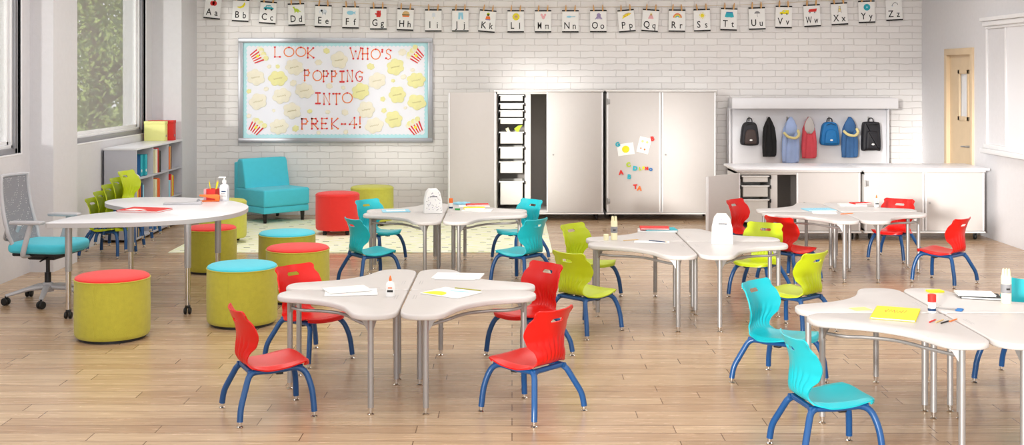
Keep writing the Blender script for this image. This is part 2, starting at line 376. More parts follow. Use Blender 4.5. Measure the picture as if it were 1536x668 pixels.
tree(-8.0, 17.0, 5.5, 1.5, 8000, 'leafy tree outside the window at the far left edge, the nearer one', 4)
tree(-14.6, 27.5, 7.0, 2.6, 8000, 'leafy tree outside the window at the far left edge, the farther one', 5)

# ------------------------------------------------------------------ rug
rx0, rx1, ry0, ry1 = -3.57, .42, 12.45, 15.25
b = MB(); b.box(0, rx1 - rx0, 0, ry1 - ry0, 0, .010, 'rug_pile', .003)
rn = random.Random(3)
for i in range(17):
    for j in range(13):
        x = .12 + i * .235 + (j % 3) * .08 + rn.uniform(-.05, .05); y = .1 + j * .215 + rn.uniform(-.05, .05)
        if x > rx1 - rx0 - .1 or rn.random() < .12: continue
        b.box(x, x + rn.uniform(.04, .075), y, y + .018, .009, .0112, 'rug_line')
tag(b.build('area_rug', loc=(rx0, ry0, 0)), 'pale yellow green rug with small dark dashes on the wood floor', 'rug')

# ------------------------------------------------------------------ student chair
PROF = [(.205, .268), (.198, .290), (.175, .300), (.12, .299), (.05, .291), (-.02, .286), (-.08, .286), (-.125, .292), (-.158, .312), (-.172, .345), (-.172, .385), (-.168, .43), (-.172, .475), (-.184, .52), (-.20, .56), (-.213, .592)]
HW = [(0, .150), (.06, .165), (.25, .185), (.40, .178), (.52, .135), (.58, .112), (.64, .118), (.72, .155), (.80, .175), (.88, .168), (.95, .150), (1.0, .158)]
def interp(tab, s):
    for (a, u), (c, v) in zip(tab, tab[1:]):
        if s <= c:
            t = (s - a) / (c - a); t = t * t * (3 - 2 * t); return u + (v - u) * t
    return tab[-1][1]
def shell_mesh(m):
    prof = catmull([(0, p[0], p[1]) for p in PROF], 5, False)
    L = [0]
    for a, c in zip(prof, prof[1:]): L.append(L[-1] + (c - a).length)
    NV = 56; NU = 40; pts = []
    for j in range(NV + 1):
        s = j / NV; d = s * L[-1]; k = max(i for i in range(len(L)) if L[i] <= d + 1e-9); k = min(k, len(prof) - 2)
        t = (d - L[k]) / (L[k + 1] - L[k]); pts.append(prof[k].lerp(prof[k + 1], t))
    t_ = bmesh.new(); grid = []
    for j in range(NV + 1):
        s = j / NV; p = pts[j]; tg = (pts[min(j + 1, NV)] - pts[max(j - 1, 0)]).normalized(); nrm = Vector((0, -tg.z, tg.y))   # towards the sitter
        if nrm.y < -1e-6 and s > .5: pass
        w = interp(HW, s); row = []
        backk = min(1, max(0, (s - .52) / .18)); seatk = 1 - min(1, max(0, (s - .42) / .15))
        for i in range(NU + 1):
            u = -1 + 2 * i / NU; x = u * w; q = Vector((x, p.y, p.z))
            q.y += backk * (.044 + (.023) * math.sin(PI * min(1, max(0, (s - .6) / .36)))) * u * u
            q.z += seatk * (.010 * u * u - .018 * max(0, abs(u) - .75) * 4 * min(1, s * 3))
            if s > .90: q.z += ((s - .9) / .1) * (.020 * abs(u) ** 3 - .008 * u * u - .024 * max(0, (abs(u) - .80) / .20) ** 2)
            if s < .12: q.y -= (1 - s / .12) * .05 * u ** 4
            if .545 < s < .79 and abs(u) < .86:
                e = math.sin(PI * (s - .545) / .245) * min(1, (.86 - abs(u)) * 6)
                q += Vector((0, -1, 0)) * (-.0042) * e * math.cos(u * 2 * PI * 4.6)
            row.append(t_.verts.new(q))
        grid.append(row)
    hj0, hj1 = int(NV * .905), int(NV * .905) + 2; hi0, hi1 = NU // 2 - 6, NU // 2 + 6
    for j in range(NV):
        for i in range(NU):
            if hj0 <= j < hj1 and hi0 <= i < hi1: continue
            t_.faces.new((grid[j][i], grid[j][i + 1], grid[j + 1][i + 1], grid[j + 1][i]))
    for (j, i, sx, sz) in ((hj0, hi0, 1, 1), (hj0, hi1, -1, 1), (hj1, hi0, 1, -1), (hj1, hi1, -1, -1)):
        grid[j][i].co.x += sx * .005; grid[j][i].co.z += sz * .004
    bmesh.ops.recalc_face_normals(t_, faces=t_.faces)
    bmesh.ops.solidify(t_, geom=t_.faces[:], thickness=.008)
    bmesh.ops.recalc_face_normals(t_, faces=t_.faces)
    b = MB(); b.merge(t_, m); return b
def make_chair(m):
    t = empty('student_chair', (0, 0, 0))
    shell_mesh(m).build('seat_shell', t, ang=60)
    f = MB()
    for s in (-1, 1):
        f.tube([(s * .125, .15, .268), (s * .122, -.02, .258), (s * .118, -.15, .262)], .014, 'blue_metal', 10)
    f.tube([(-.12, -.13, .262), (.12, -.13, .262)], .015, 'blue_metal', 10); f.tube([(-.12, .06, .258), (.12, .06, .258)], .012, 'blue_metal', 8)
    f.build('seat_frame', t)
    for s in (-1, 1): g = MB(); g.box(s * .09 - .018, s * .09 + .018, .01, .05, .232, .252, 'black_plastic', .004); g.build('stacking_bumper', t)
    for s in (-1, 1):
        for fr in (1, 0):
            l = MB()
            if fr: pts = fillet([(s * .105, .02, .262), (s * .128, .155, .268), (s * .165, .192, .16), (s * .18, .20, .03)], .06, 6); ft = (s * .18, .20)
            else: pts = fillet([(s * .10, -.06, .258), (s * .125, -.14, .262), (s * .20, -.205, .10), (s * .21, -.212, .03)], .045, 6); ft = (s * .21, -.212)
            l.tube(pts, .0165, 'blue_metal', 14); lo = l.build('leg', t)
            g = MB(); g.lathe([(0, 0), (.017, 0), (.018, .006), (.009, .012), (.009, .018), (.012, .02), (.012, .032), (0, .032)], 'chrome', 16, (ft[0], ft[1], 0)); g.build('foot_glide', lo)
    return t
PROTO = {}
def chair(col, x, y, a, label, group=None, z=0.0):
    m = {'red': 'red_plastic', 'teal': 'teal_plastic', 'lime': 'lime_plastic'}[col]
    if col not in PROTO: o = PROTO[col] = make_chair(m)
    else: o = copy_tree(PROTO[col])
    o.location = (x, y, z); o.rotation_euler = (0, 0, R(a - 90))
    return tag(o, label, 'chair', group)
GR = 'chairs around the %s table cluster'
chair('red', -1.33, 6.58, 26, 'red chair with blue legs, nearest at left of the front table cluster', GR % 'front')
chair('red', -1.311, 7.83, -42, 'red chair with blue legs at the front cluster, beside the green ottomans', GR % 'front')
chair('red', .10, 7.92, 222, 'red chair with blue legs at the back right of the front cluster', GR % 'front')
chair('red', .10, 6.60, 138, 'red chair with blue legs, nearest at right of the front table cluster, back turned', GR % 'front')
chair('teal', -1.25, 10.62, 36, 'teal chair with blue legs, back turned, left of the rug-side table cluster', GR % 'rug-side')
chair('teal', -1.33, 11.98, -42, 'teal chair with blue legs, in front of the yellow ottoman and facing the viewer', GR % 'rug-side')
chair('teal', .07, 12.0, 222, 'teal chair with blue legs in front of the open tall cabinet, facing the viewer', GR % 'rug-side')
chair('teal', .08, 10.60, 140, 'teal chair with blue legs, back turned, right of the rug-side cluster', GR % 'rug-side')
chair('lime', .64, 10.02, -42, 'lime chair with blue legs facing the viewer, behind the left end of the middle cluster', GR % 'middle')
chair('lime', .525, 8.66, 45, 'lime chair with blue legs, back turned, in front at left of the middle cluster', GR % 'middle')
chair('lime', 2.06, 10.06, 238, 'lime chair with blue legs facing the viewer, at the right back of the middle cluster', GR % 'middle')
chair('lime', 2.04, 8.66, 132, 'lime chair with blue legs, back turned, right of the middle cluster', GR % 'middle')
chair('red', 2.38, 12.0, -42, 'red chair with blue legs, by the low cabinet with the open door', GR % 'far right')
chair('red', 2.50, 10.76, 40, 'red chair with blue legs, back turned, partly behind a lime chair', GR % 'far right')
chair('red', 3.82, 12.03, 232, 'red chair with blue legs facing the viewer in front of the closed low cabinet', GR % 'far right')
chair('red', 3.83, 10.66, 133, 'red chair with blue legs, back turned, alone at the far right of the room', GR % 'far right')
chair('teal', 1.62, 7.225, -43, 'teal chair facing the viewer at the back left of the nearest right cluster', GR % 'near right')
chair('teal', 1.54, 5.86, 10, 'teal chair with blue legs, the nearest chair, bottom right of the photo', GR % 'near right')
chair('teal', 3.05, 7.22, 222, 'teal chair at the right edge of the photo, behind the cream pencil tube', GR % 'near right')
nth = ['lowest', 'second from the bottom', 'middle one', 'second from the top', 'topmost']
for k in range(5):
    chair('lime', -4.11 + .080 * k, 12.24 + .010 * k, -12, 'lime chair in the leaning stack by the bookcase, ' + nth[k], 'stacked lime chairs by the bookcase', z=.068 * k)

# ------------------------------------------------------------------ quarter tables, four to a cluster
def quarter_outline():
    g = .006
    base = [(g, g), (.30, g), (.60, g), (.70, .022), (.752, .075), (.762, .15), (.745, .215), (.70, .255), (.62, .285), (.52, .325), (.44, .38), (.38, .44), (.325, .52), (.285, .62), (.255, .70), (.215, .745), (.15, .762), (.075, .752), (.022, .70), (g, .60), (g, .30)]
    pts = catmull([(p[0], p[1], 0) for p in base], 5)
    out = []
    for p in pts: out.append((max(p.x, g), max(p.y, g)))
    # round the inner corner
    out = [p for p in out if not (p[0] < .035 and p[1] < .035)]
    i = min(range(len(out)), key=lambda k: out[k][0] + out[k][1])
    c = [(g + .03 - .03 * math.cos(t), g + .03 - .03 * math.sin(t)) for t in [PI / 2 * k / 6 for k in range(7)]]
    # find the gap position: last point runs down the y axis, first runs along x
    return c + sorted([p for p in out if p[1] <= g + 1e-4 and p[0] > .035], key=lambda p: p[0]) + [p for p in out if p[1] > g + 1e-4 and p[0] > g + 1e-4] + sorted([p for p in out if p[0] <= g + 1e-4 and p[1] > .035], key=lambda p: -p[1])
QO = quarter_outline(); TH = .56
def make_table(hand):
    t = empty('student_table', (0, 0, 0)); S = Matrix.Diagonal((hand, 1, 1, 1))
    def pr(mb, pts, z0, z1, m, bev=0):
        q = [(p[0] * hand, p[1]) for p in pts]
        if hand < 0: q = q[::-1]
        return mb.prism(q, z0, z1, m, bev)
    tp = MB(); pr(tp, QO, TH - .032, TH, 'laminate_grey', .010)
    tpo = tp.build('tabletop', t, ang=50)
    for (a, c, e, f_) in ((.18, .30, .045, .050), (.18, .30, .060, .064), (.045, .050, .18, .30), (.060, .064, .18, .30)):
        g = MB(); x0, x1 = sorted((hand * a, hand * c)); g.box(x0, x1, e, f_, TH - .001, TH + .0006, 'table_edge'); g.build('pencil_groove', tpo)
    rl = MB()
    arc = catmull([(.685, .16, 0), (.60, .25, 0), (.50, .27, 0), (.38, .33, 0), (.31, .42, 0), (.26, .52, 0), (.16, .685, 0)], 6, False)
    rl.tube([(p.x * hand, p.y, .485) for p in arc], .0095, 'silver', 8)
    rl.tube([(hand * .06, .09, .515), (hand * .66, .15, .515)], .0095, 'silver', 8); rl.tube([(hand * .09, .06, .515), (hand * .15, .66, .515)], .0095, 'silver', 8)
    rl.build('frame_rail', t)
    for (x, y) in ((.69, .15), (.15, .69), (.07, .07)):
        l = MB(); l.tube([(x * hand, y, .04), (x * hand, y, TH - .03)], .0165, 'silver', 16)
        lo = l.build('leg', t)
        w = MB(); ang = math.atan2(.3 - y, (.3 - x) * hand)
        for da in (-.9, .9):
            Mx = frame_rot(rz=ang + da, loc=(x * hand, y, 0)) @ Matrix.Rotation(PI / 2, 4, 'X')
            w.prism([(0, TH - .033), (0, TH - .14), (.018, TH - .10), (.045, TH - .055), (.075, TH - .033)], -.006, .006, 'silver', .001, 1, Mx=Mx)
        w.build('gusset', lo)
        g = MB(); g.lathe([(0, 0), (.018, 0), (.019, .006), (.009, .012), (.009, .022), (.014, .024), (.0145, .042), (0, .042)], 'chrome', 16, (x * hand, y, 0)); g.build('foot_glide', lo)
    return t
TP = {1: make_table(1), -1: make_table(-1)}; used = {1: False, -1: False}
NAMES = ['front left', 'back left', 'back right', 'front right']
def cluster(cx, cy, who):
    # quadrant = (hand, rotation)
    for nm, hand, rz in (('front right', -1, PI), ('front left', 1, PI), ('back right', 1, 0), ('back left', -1, 0)):
        if not used[hand]: o = TP[hand]; used[hand] = True
        else: o = copy_tree(TP[hand])
        o.location = (cx, cy, 0); o.rotation_euler = (0, 0, rz)
        tag(o, 'grey boomerang-shaped table, %s quarter of %s' % (nm, who), 'table', 'quarter tables of ' + who)
cluster(-.62, 7.23, 'the cluster with red chairs in the foreground')
cluster(-.62, 11.29, 'the cluster with teal chairs before the rug')
cluster(1.345, 9.32, 'the cluster with lime chairs')
cluster(3.10, 11.34, 'the cluster with red chairs by the low cabinets')
cluster(2.34, 6.53, 'the cluster with teal chairs at the right')

# ------------------------------------------------------------------ horseshoe teacher table
ko = [(-3.515, 9.10), (-3.48, 9.34), (-3.40, 9.58), (-3.29, 9.73), (-3.20, 9.86), (-3.22, 10.02), (-3.34, 10.18), (-3.48, 10.34), (-3.57, 10.52), (-3.58, 10.70), (-3.50, 10.84), (-3.34, 10.92), (-3.05, 10.92), (-2.72, 10.80), (-2.45, 10.58), (-2.27, 10.28), (-2.21, 10.0), (-2.23, 9.70), (-2.35, 9.42), (-2.56, 9.22), (-2.86, 9.08), (-3.20, 9.03), (-3.46, 9.02), (-3.51, 9.035)]
KC = Vector((-2.9, 9.9, 0))
t = empty('horseshoe_table', (-2.9, 9.9, 0), 0, 'white horseshoe table on silver legs in front of the desk chair', 'table')
pts = [(p.x - KC.x, p.y - KC.y) for p in catmull([(a, c, 0) for a, c in ko], 6)][::-1]
b = MB(); b.prism(pts, .7335, .7372, 'laminate_white', .001, 1); tt = b.build('tabletop', t, ang=50)
cpt = sum((Vector((p[0], p[1], 0)) for p in pts), Vector()) / len(pts)
b = MB(); b.prism(pts, .700, .7336, 'table_edge', .002, 1)
b.build('edge_band', tt)
for (x, y) in ((-3.37, 9.12), (-2.51, 9.29), (-3.22, 10.14), (-2.465, 10.06)):
    x -= KC.x; y -= KC.y
    l = MB(); l.tube([(x, y, .36), (x, y, .70)], .026, 'silver', 20); lo = l.build('leg', t)
    g = MB(); g.tube([(x, y, .07), (x, y, .37)], .021, 'chrome', 20); tag(g.build('leg_extension', lo), 'polished chrome lower leg')
    g = MB(); g.box(x - .018, x + .018, y - .018, y + .018, .045, .075, 'black_plastic', .006)
    for s in (-1, 1): g.lathe([(0, -.009), (.024, -.009), (.027, -.004), (.027, .004), (.024, .009), (0, .009)], 'black_rubber', 20, Mx=frame_rot(ry=PI / 2, loc=(x + s * .017, y - .006, .027)))
    g.build('caster', lo)

# ------------------------------------------------------------------ ottomans
def ottoman(x, y, r, h, side, top, label, casters=False, name='round_ottoman'):
    t = empty(name, (x, y, 0.0105 if y > 12.45 else 0), 0, label, 'ottoman', 'round fabric ottomans')
    z0 = .055 if casters else .022
    b = MB(); b.lathe([(0, z0), (r - .012, z0), (r - .003, z0 + .012), (r, z0 + .03), (r + .002, h * .5), (r, h - .045), (r, h - .022)], side, 64)
    bo = b.build('body', t)
    p = MB(); p.tube([(r * math.cos(a), r * math.sin(a), h - .020) for a in [2 * PI * k / 64 for k in range(65)]], .0045, side, 6, caps=False)
    for a in (R(-100), R(80)): p.box(r - .001, r + .0025, -.002, .002, z0 + .02, h - .03, side, Mx=Matrix.Rotation(a, 4, 'Z'))
    p.build('piping', bo)
    c = MB(); c.lathe([(r - .002, h - .020), (r - .006, h - .006), (r - .02, h + .003), (r * .7, h + .010), (r * .35, h + .013), (0, h + .014)], top, 64); c.build('cushion_top', t)
    if casters:
        for k in range(4):
            a = PI / 4 + k * PI / 2; cx, cy = (r - .07) * math.cos(a), (r - .07) * math.sin(a)
            g = MB(); g.box(cx - .02, cx + .02, cy - .02, cy + .02, .035, .058, 'black_plastic', .004)
            g.lathe([(0, -.02), (.02, -.02), (.0235, -.014), (.0235, .014), (.02, .02), (0, .02)], 'black_rubber', 16, Mx=frame_rot(ry=PI / 2, loc=(cx, cy, .0235)))
            g.build('caster', t)
    else:
        g = MB(); g.lathe([(0, 0), (r - .03, 0), (r - .03, z0 + .002), (0, z0 + .002)], 'black_plastic', 48); g.build('plinth', t)
ottoman(-2.82, 8.47, .257, .44, 'lime_fabric', 'red_fabric', 'olive green ottoman with red top in front of the horseshoe table')
ottoman(-2.01, 8.94, .258, .44, 'lime_fabric', 'teal_fabric', 'olive green ottoman with teal top right of the horseshoe table, the nearer of two')
ottoman(-2.83, 11.30, .232, .42, 'lime_fabric', 'red_fabric', 'olive green ottoman with red top behind the legs of the horseshoe table')
ottoman(-2.02, 10.78, .252, .44, 'lime_fabric', 'teal_fabric', 'olive green ottoman with teal top at the rug edge, behind the red-topped one')
ottoman(-1.76, 9.86, .257, .44, 'lime_fabric', 'red_fabric', 'olive green ottoman with red top between two teal-topped ones')
ottoman(-2.02, 13.9, .252, .47, 'red_fabric', 'red_fabric', 'all red round ottoman on casters on the rug', True)
ottoman(-1.72, 14.75, .262, .465, 'yellow_fabric', 'yellow_fabric', 'all yellow round ottoman behind the red one by the brick wall', True)
ottoman(-3.18, 13.2, .255, .46, 'yellow_fabric', 'yellow_fabric', 'olive yellow round ottoman on casters behind the horseshoe table', True)

# ------------------------------------------------------------------ teal lounge chair
t = empty('lounge_chair', (-3.06, 15.24, .0105), R(-46 + 90), 'turquoise armless lounge chair with dark feet by the brick wall', 'chair')
# local: +x = right along the front edge, -y = front
b = MB(); b.box(-.33, .33, -.36, .33, .12, .20, 'teal_fabric', .012, 3); b.build('seat_base', t)
b = MB(); b.box(-.335, .335, -.375, .30, .20, .415, 'teal_fabric', .028, 4); b.build('seat_cushion', t)
b = MB(); b.prism([(.06, .405), (.13, .74), (.16, .775), (.25, .775), (.275, .745), (.275, .405)][::-1], -.33, .33, 'teal_fabric', .025, 4, Mx=Matrix(((0, 0, 1, 0), (1, 0, 0, 0), (0, 1, 0, 0), (0, 0, 0, 1)))); b.build('back_cushion', t)
b = MB(); b.box(-.325, .325, .27, .355, .13, .73, 'teal_fabric', .02, 3); b.build('back_panel', t)
for sx in (-1, 1):
    for sy in (-1, 1):
        b = MB(); b.lathe([(0, 0), (.024, 0), (.036, .125), (0, .125)], 'dark_wood', 4, (sx * .275, sy * .285 - .01, 0)); b.build('foot', t)

# ------------------------------------------------------------------ desk chair
t = empty('desk_chair', (-3.79, 9.80, 0), R(-8), 'white mesh-back office chair with turquoise seat by the window wall', 'chair')
b = MB(); b.lathe([(0, .085), (.045, .085), (.05, .12), (.035, .16), (0, .16)], 'chair_white', 20)
bs = b.build('base_hub', t)
for k in range(5):
    a = R(-70 + 72 * k); ca, sa = math.cos(a), math.sin(a)
    b = MB(); b.tube([(.02 * ca, .02 * sa, .125), (.15 * ca, .15 * sa, .115), (.32 * ca, .32 * sa, .075)], .034, 'chair_white', 10, r1=.018, flat=.7); b.build('base_arm', t)
    b = MB(); x, y = .32 * ca, .32 * sa; b.tube([(x, y, .03), (x, y, .075)], .009, 'black_plastic', 8)
    for s in (-1, 1): b.lathe([(0, -.012), (.026, -.012), (.031, -.005), (.031, .006), (.026, .012), (0, .012)], 'black_rubber', 20, Mx=frame_rot(ry=PI / 2, rz=a + .8, loc=(x, y, .0315)) @ Matrix.Translation((0, 0, s * .016)))
    b.build('caster', t)
b = MB(); b.tube([(0, 0, .15), (0, 0, .24)], .026, 'black_plastic', 14); b.tube([(0, 0, .22), (0, 0, .37)], .016, 'black_plastic', 12); b.build('gas_lift', t)
b = MB(); b.box(-.12, .12, -.11, .11, .355, .40, 'black_plastic', .015); b.box(-.20, .22, -.20, .20, .395, .425, 'black_plastic', .012); b.tube([(.05, -.1, .375), (.08, -.26, .37)], .007, 'black_plastic', 8); b.build('mechanism', t)
so = [(-.23, -.20), (-.10, -.235), (.10, -.255), (.22, -.235), (.285, -.14), (.30, 0), (.285, .14), (.22, .235), (.10, .255), (-.10, .235), (-.23, .20), (-.245, 0)]
b = MB(); b.prism([(p.x, p.y) for p in catmull([(a, c, 0) for a, c in so], 6)], .42, .50, 'teal_fabric', .032, 5); b.build('seat', t)
def backpt(u, v):   # u across, v 0..1 up
    w = .225 - .03 * v + (-.02 if v < .1 else 0)
    return Vector((-.235 - .03 * math.sin(PI * v * .9) - .10 * v + .055 * u * u, u * w, .47 + .56 * v))
tb = bmesh.new(); NU, NV = 16, 24
gr = [[tb.verts.new(backpt(-1 + 2 * i / NU, j / NV)) for i in range(NU + 1)] for j in range(NV + 1)]
for j in range(NV):
    for i in range(NU): tb.faces.new((gr[j][i], gr[j][i + 1], gr[j + 1][i + 1], gr[j + 1][i]))
b = MB(); b.merge(tb, 'chair_mesh'); tag(b.build('back_mesh', t, ang=80), 'grey open mesh of the backrest')
rim = [backpt(-1, v / 12) for v in range(13)] + [backpt(-1 + 2 * i / 10, 1) for i in range(1, 10)] + [backpt(1, 1 - v / 12) for v in range(13)] + [backpt(1 - 2 * i / 10, 0) for i in range(1, 11)]
b = MB(); b.tube([p + Vector((-.006, 0, 0)) for p in rim], .016, 'chair_white', 10); b.tube(fillet([(-.25, 0, .62), (-.31, 0, .50), (-.24, 0, .385), (-.05, 0, .375)], .06), .026, 'chair_white', 12, flat=.6)
for s in (-1, 1): b.tube(fillet([tuple(backpt(s, .25) + Vector((-.01, 0, 0))), (-.30, s * .14, .52), (-.30, 0, .49)], .04), .012, 'chair_white', 8)
b.build('back_frame', t)
for s in (-1, 1):
    b = MB(); b.tube(fillet([(-.06, s * .17, .40), (-.06, s * .285, .405), (-.03, s * .295, .50), (.02, s * .295, .665)], .04), .021, 'chair_white', 10, flat=.7); ar = b.build('armrest', t)
    b = MB(); b.box(-.15, .12, s * .295 - .042, s * .295 + .042, .665, .692, 'chair_white', .011, 3); b.build('arm_pad', ar)

# ------------------------------------------------------------------ bookcase with books
BX0, BX1, BY0, BY1, BH = -4.50, -4.13, 13.20, 15.03, 1.043
t = empty('bookcase', (BX0, BY0, 0), 0, 'grey open bookcase with nine cubbies against the window wall', 'bookcase')
W, D = BX1 - BX0, BY1 - BY0
b = MB(); th = .02
b.box(0, W, 0, th, .03, BH - .022, 'shelf_grey', .002); b.box(0, W, D - th, D, .03, BH - .022, 'shelf_grey', .002); b.box(0, .012, 0, D, .03, BH - .022, 'shelf_grey')
b.build('case', t)
b = MB(); b.box(-.0, W + .006, -.006, D + .006, BH - .024, BH, 'laminate_white', .003); b.build('case_top', t)
for z in (.03, .352, .684):
    b = MB(); b.box(.012, W, th, D - th, z, z + .02, 'shelf_grey', .002); b.build('shelf', t)
for y in (.605, 1.215):
    b = MB(); b.box(.012, W - .001, y, y + .02, .05, BH - .024, 'shelf_grey', .002); b.build('divider', t)
b = MB()
for (x, y) in ((.05, .05), (W - .05, .05), (.05, D - .05), (W - .05, D - .05), (W - .05, D / 2)): b.lathe([(0, 0), (.02, 0), (.02, .032), (0, .032)], 'black_plastic', 12, (x, y, 0))
b.build('leveler', t)
def book(x0, y0, z0, dx, dy, dz, m, label, group, cat='book', name='book', pages=True):
    """standing book: spine faces +x"""
    o = MB(); o.box(0, dx, 0, .0025, 0, dz, m, .0006, 1); o.box(0, dx, dy - .0025, dy, 0, dz, m, .0006, 1); o.box(dx - .003, dx, 0, dy, 0, dz, m, .0008, 1)
    e = empty(name, (x0, y0, z0), 0, label, cat, group); o.build('cover', e)
    p = MB(); p.box(.004, dx - .003, .0025, dy - .0025, .003, dz - .003, 'paper'); p.build('pages', e); return e
bayY = [BY0 + .022, BY0 + .627, BY0 + 1.237]; rowZ = {'top': .7048, 'middle': .3728, 'bottom': .0508}
bn = ['nearest', 'middle', 'farthest']; used_b = {}
def row_books(bay, row, cols, y=0.0):
    y = bayY[bay] + (.03, .10, .04)[bay]
    for k, (m, th_, h, nm) in enumerate(cols):
        x1 = BX1 - .006 - random.uniform(0, .008); dp = random.uniform(.19, .23)
        if k > 0 and cols[k - 1][3] == nm: nm = 'another ' + nm
        ordn = ['first', 'second', 'third', 'fourth', 'fifth', 'sixth', 'seventh'][k]
        book(x1 - dp, y, rowZ[row], dp, th_, h, m, '%s book standing %s from the left, %s shelf, %s cubby' % (nm, ordn, row, bn[bay]), 'books in the grey bookcase'); y += th_ + .002
row_books(1, 'top', [('c_cream', .05, .27, 'cream'), ('c_white', .04, .28, 'white'), ('c_red', .035, .29, 'red'), ('c_brown', .03, .26, 'brown'), ('ink', .05, .25, 'black')], .01)
row_books(2, 'top', [('c_orange', .045, .27, 'orange'), ('c_tan', .03, .28, 'tan'), ('c_brown', .03, .27, 'brown')], .0)
row_books(0, 'middle', [('c_yellow', .035, .26, 'yellow'), ('c_orange', .04, .25, 'orange'), ('c_brown', .03, .27, 'brown'), ('c_orange', .03, .25, 'orange'), ('c_navy', .05, .27, 'dark blue'), ('c_sky', .045, .24, 'pale blue')], .0)
row_books(1, 'middle', [('c_cream', .05, .26, 'cream'), ('c_brown', .03, .25, 'brown'), ('c_orange', .05, .27, 'orange'), ('c_red', .03, .26, 'red'), ('c_tan', .03, .25, 'tan')], .01)
row_books(2, 'middle', [('c_sky', .07, .20, 'pale blue'), ('c_red', .04, .27, 'red'), ('c_tan', .04, .26, 'tan'), ('c_yellow', .03, .25, 'yellow'), ('c_red', .03, .24, 'red')], .0)
row_books(0, 'bottom', [('c_navy', .05, .25, 'dark blue'), ('c_tan', .04, .24, 'tan'), ('c_blue', .05, .26, 'blue'), ('c_red', .03, .22, 'red'), ('c_teal', .05, .25, 'teal')], .02)
row_books(1, 'bottom', [('c_blue', .06, .25, 'blue'), ('c_tan', .04, .24, 'tan'), ('c_teal', .05, .26, 'teal'), ('c_navy', .04, .22, 'dark blue')], .02)
# teal magazine boxes and papers in the first top cubby
for k, (yy, lb) in enumerate(((13.50, 'teal magazine box in the top cubby of the bookcase, the nearer one'), (13.60, 'teal magazine box in the top cubby of the bookcase, the farther one'))):
    e = empty('magazine_box', (BX1 - .30 + .02 * k, yy, .7048), 0, lb, 'box', 'teal magazine boxes')
    b = MB(); b.box(0, .25, 0, .004, 0, .24, 'c_blue' if k == 0 else 'c_teal'); b.box(0, .25, .086, .09, 0, .24, 'c_teal'); b.box(.246, .25, 0, .09, 0, .24, 'c_teal', .001); b.box(0, .004, 0, .09, 0, .12, 'c_teal'); b.box(0, .25, 0, .09, 0, .004, 'c_teal'); b.build('box_shell', e)
    b = MB(); b.disc(0, 0, .016, 0, .002, 'c_white', 20, Mx=Matrix(((0, 0, 1, .25), (1, 0, 0, .045), (0, 1, 0, .06), (0, 0, 0, 1)))); b.build('label_plate', e)
b = MB()
for k in range(7): b.box(-.10 + random.uniform(-.01, .01), .10, 0, .20 - .022 * k, .006 * k, .006 * k + .005, 'paper', Mx=Matrix.Rotation(R(random.uniform(-6, 6)), 4, 'Z'))
tag(b.build('paper_stack', loc=(BX1 - .13, 13.26, .7048)), 'loose stack of white papers beside the teal magazine boxes', 'papers')
# boxes on top of the bookcase
def storage_box(x, y, z, sx, sy, sz, m, label):
    e = empty('storage_box', (x, y, z), 0, label, 'box', 'boxes on the bookcase')
    b = MB(); b.box(0, sx, 0, sy, 0, sz - .035, m, .003); b.build('box_body', e)
    b = MB(); b.box(-.003, sx + .003, -.003, sy + .003, sz - .036, sz, m, .003); b.build('lid', e)
    b = MB(); b.lathe([(.012, 0), (.016, 0), (.016, .003), (.012, .003)], 'silver', 16, Mx=Matrix(((0, 0, 1, sx), (1, 0, 0, sy / 2), (0, 1, 0, .06), (0, 0, 0, 1)))); b.build('finger_ring', e)
mat('c_paleyellow', '#EFEF9A', .6); mat('c_olivelime', '#B9C22E', .6)
storage_box(-4.47, 14.58, BH + .0008, .25, .12, .24, 'c_paleyellow', 'pale yellow storage box on top of the bookcase')
storage_box(-4.47, 14.73, BH + .0008, .31, .12, .245, 'c_red', 'red storage box on the bookcase, behind the yellow one')

# ------------------------------------------------------------------ cabinets
def caster(mb, x, y, h=.09):
    mb.box(x - .025, x + .025, y - .025, y + .025, h - .02, h, 'black_plastic', .003); mb.box(x - .02, x + .02, y - .012, y + .012, .03, h - .01, 'black_plastic', .003)
    mb.lathe([(0, -.012), (.030, -.012), (.034, -.006), (.034, .006), (.030, .012), (0, .012)], 'black_rubber', 20, Mx=frame_rot(rx=0, ry=PI / 2, loc=(x, y, .034)))
def door_part(W, H, T, parent, loc, rz, nm='door', hinge_left=True, lockx=None):
    """door panel: local x 0..W from the hinge, faces -y"""
    b = MB(); b.box(0, W, 0, T, 0, H, 'cabinet_face', .003)
    o = b.build(nm, parent, loc); o.rotation_euler.z = rz
    for a_, c_ in ((-.004, .014), (W - .014, W + .004)): b = MB(); b.box(a_, c_, -.004, T + .004, 0, H, 'trim_white', .003); b.build('edge_trim', o)
    for z in (.10, H - .16):
        b = MB(); b.tube([(.0, -.006, z), (.0, -.006, z + .08)], .009, 'silver', 10); b.box(.0, .035, -.004, .0, z + .01, z + .07, 'silver', .001); b.build('hinge', o)
    if lockx is not None:
        b = MB(); b.lathe([(0, 0), (.012, 0), (.012, .008), (0, .008)], 'silver', 16, Mx=frame_rot(rx=PI / 2, loc=(lockx, 0, H * .48))); b.build('lock', o)
    return o
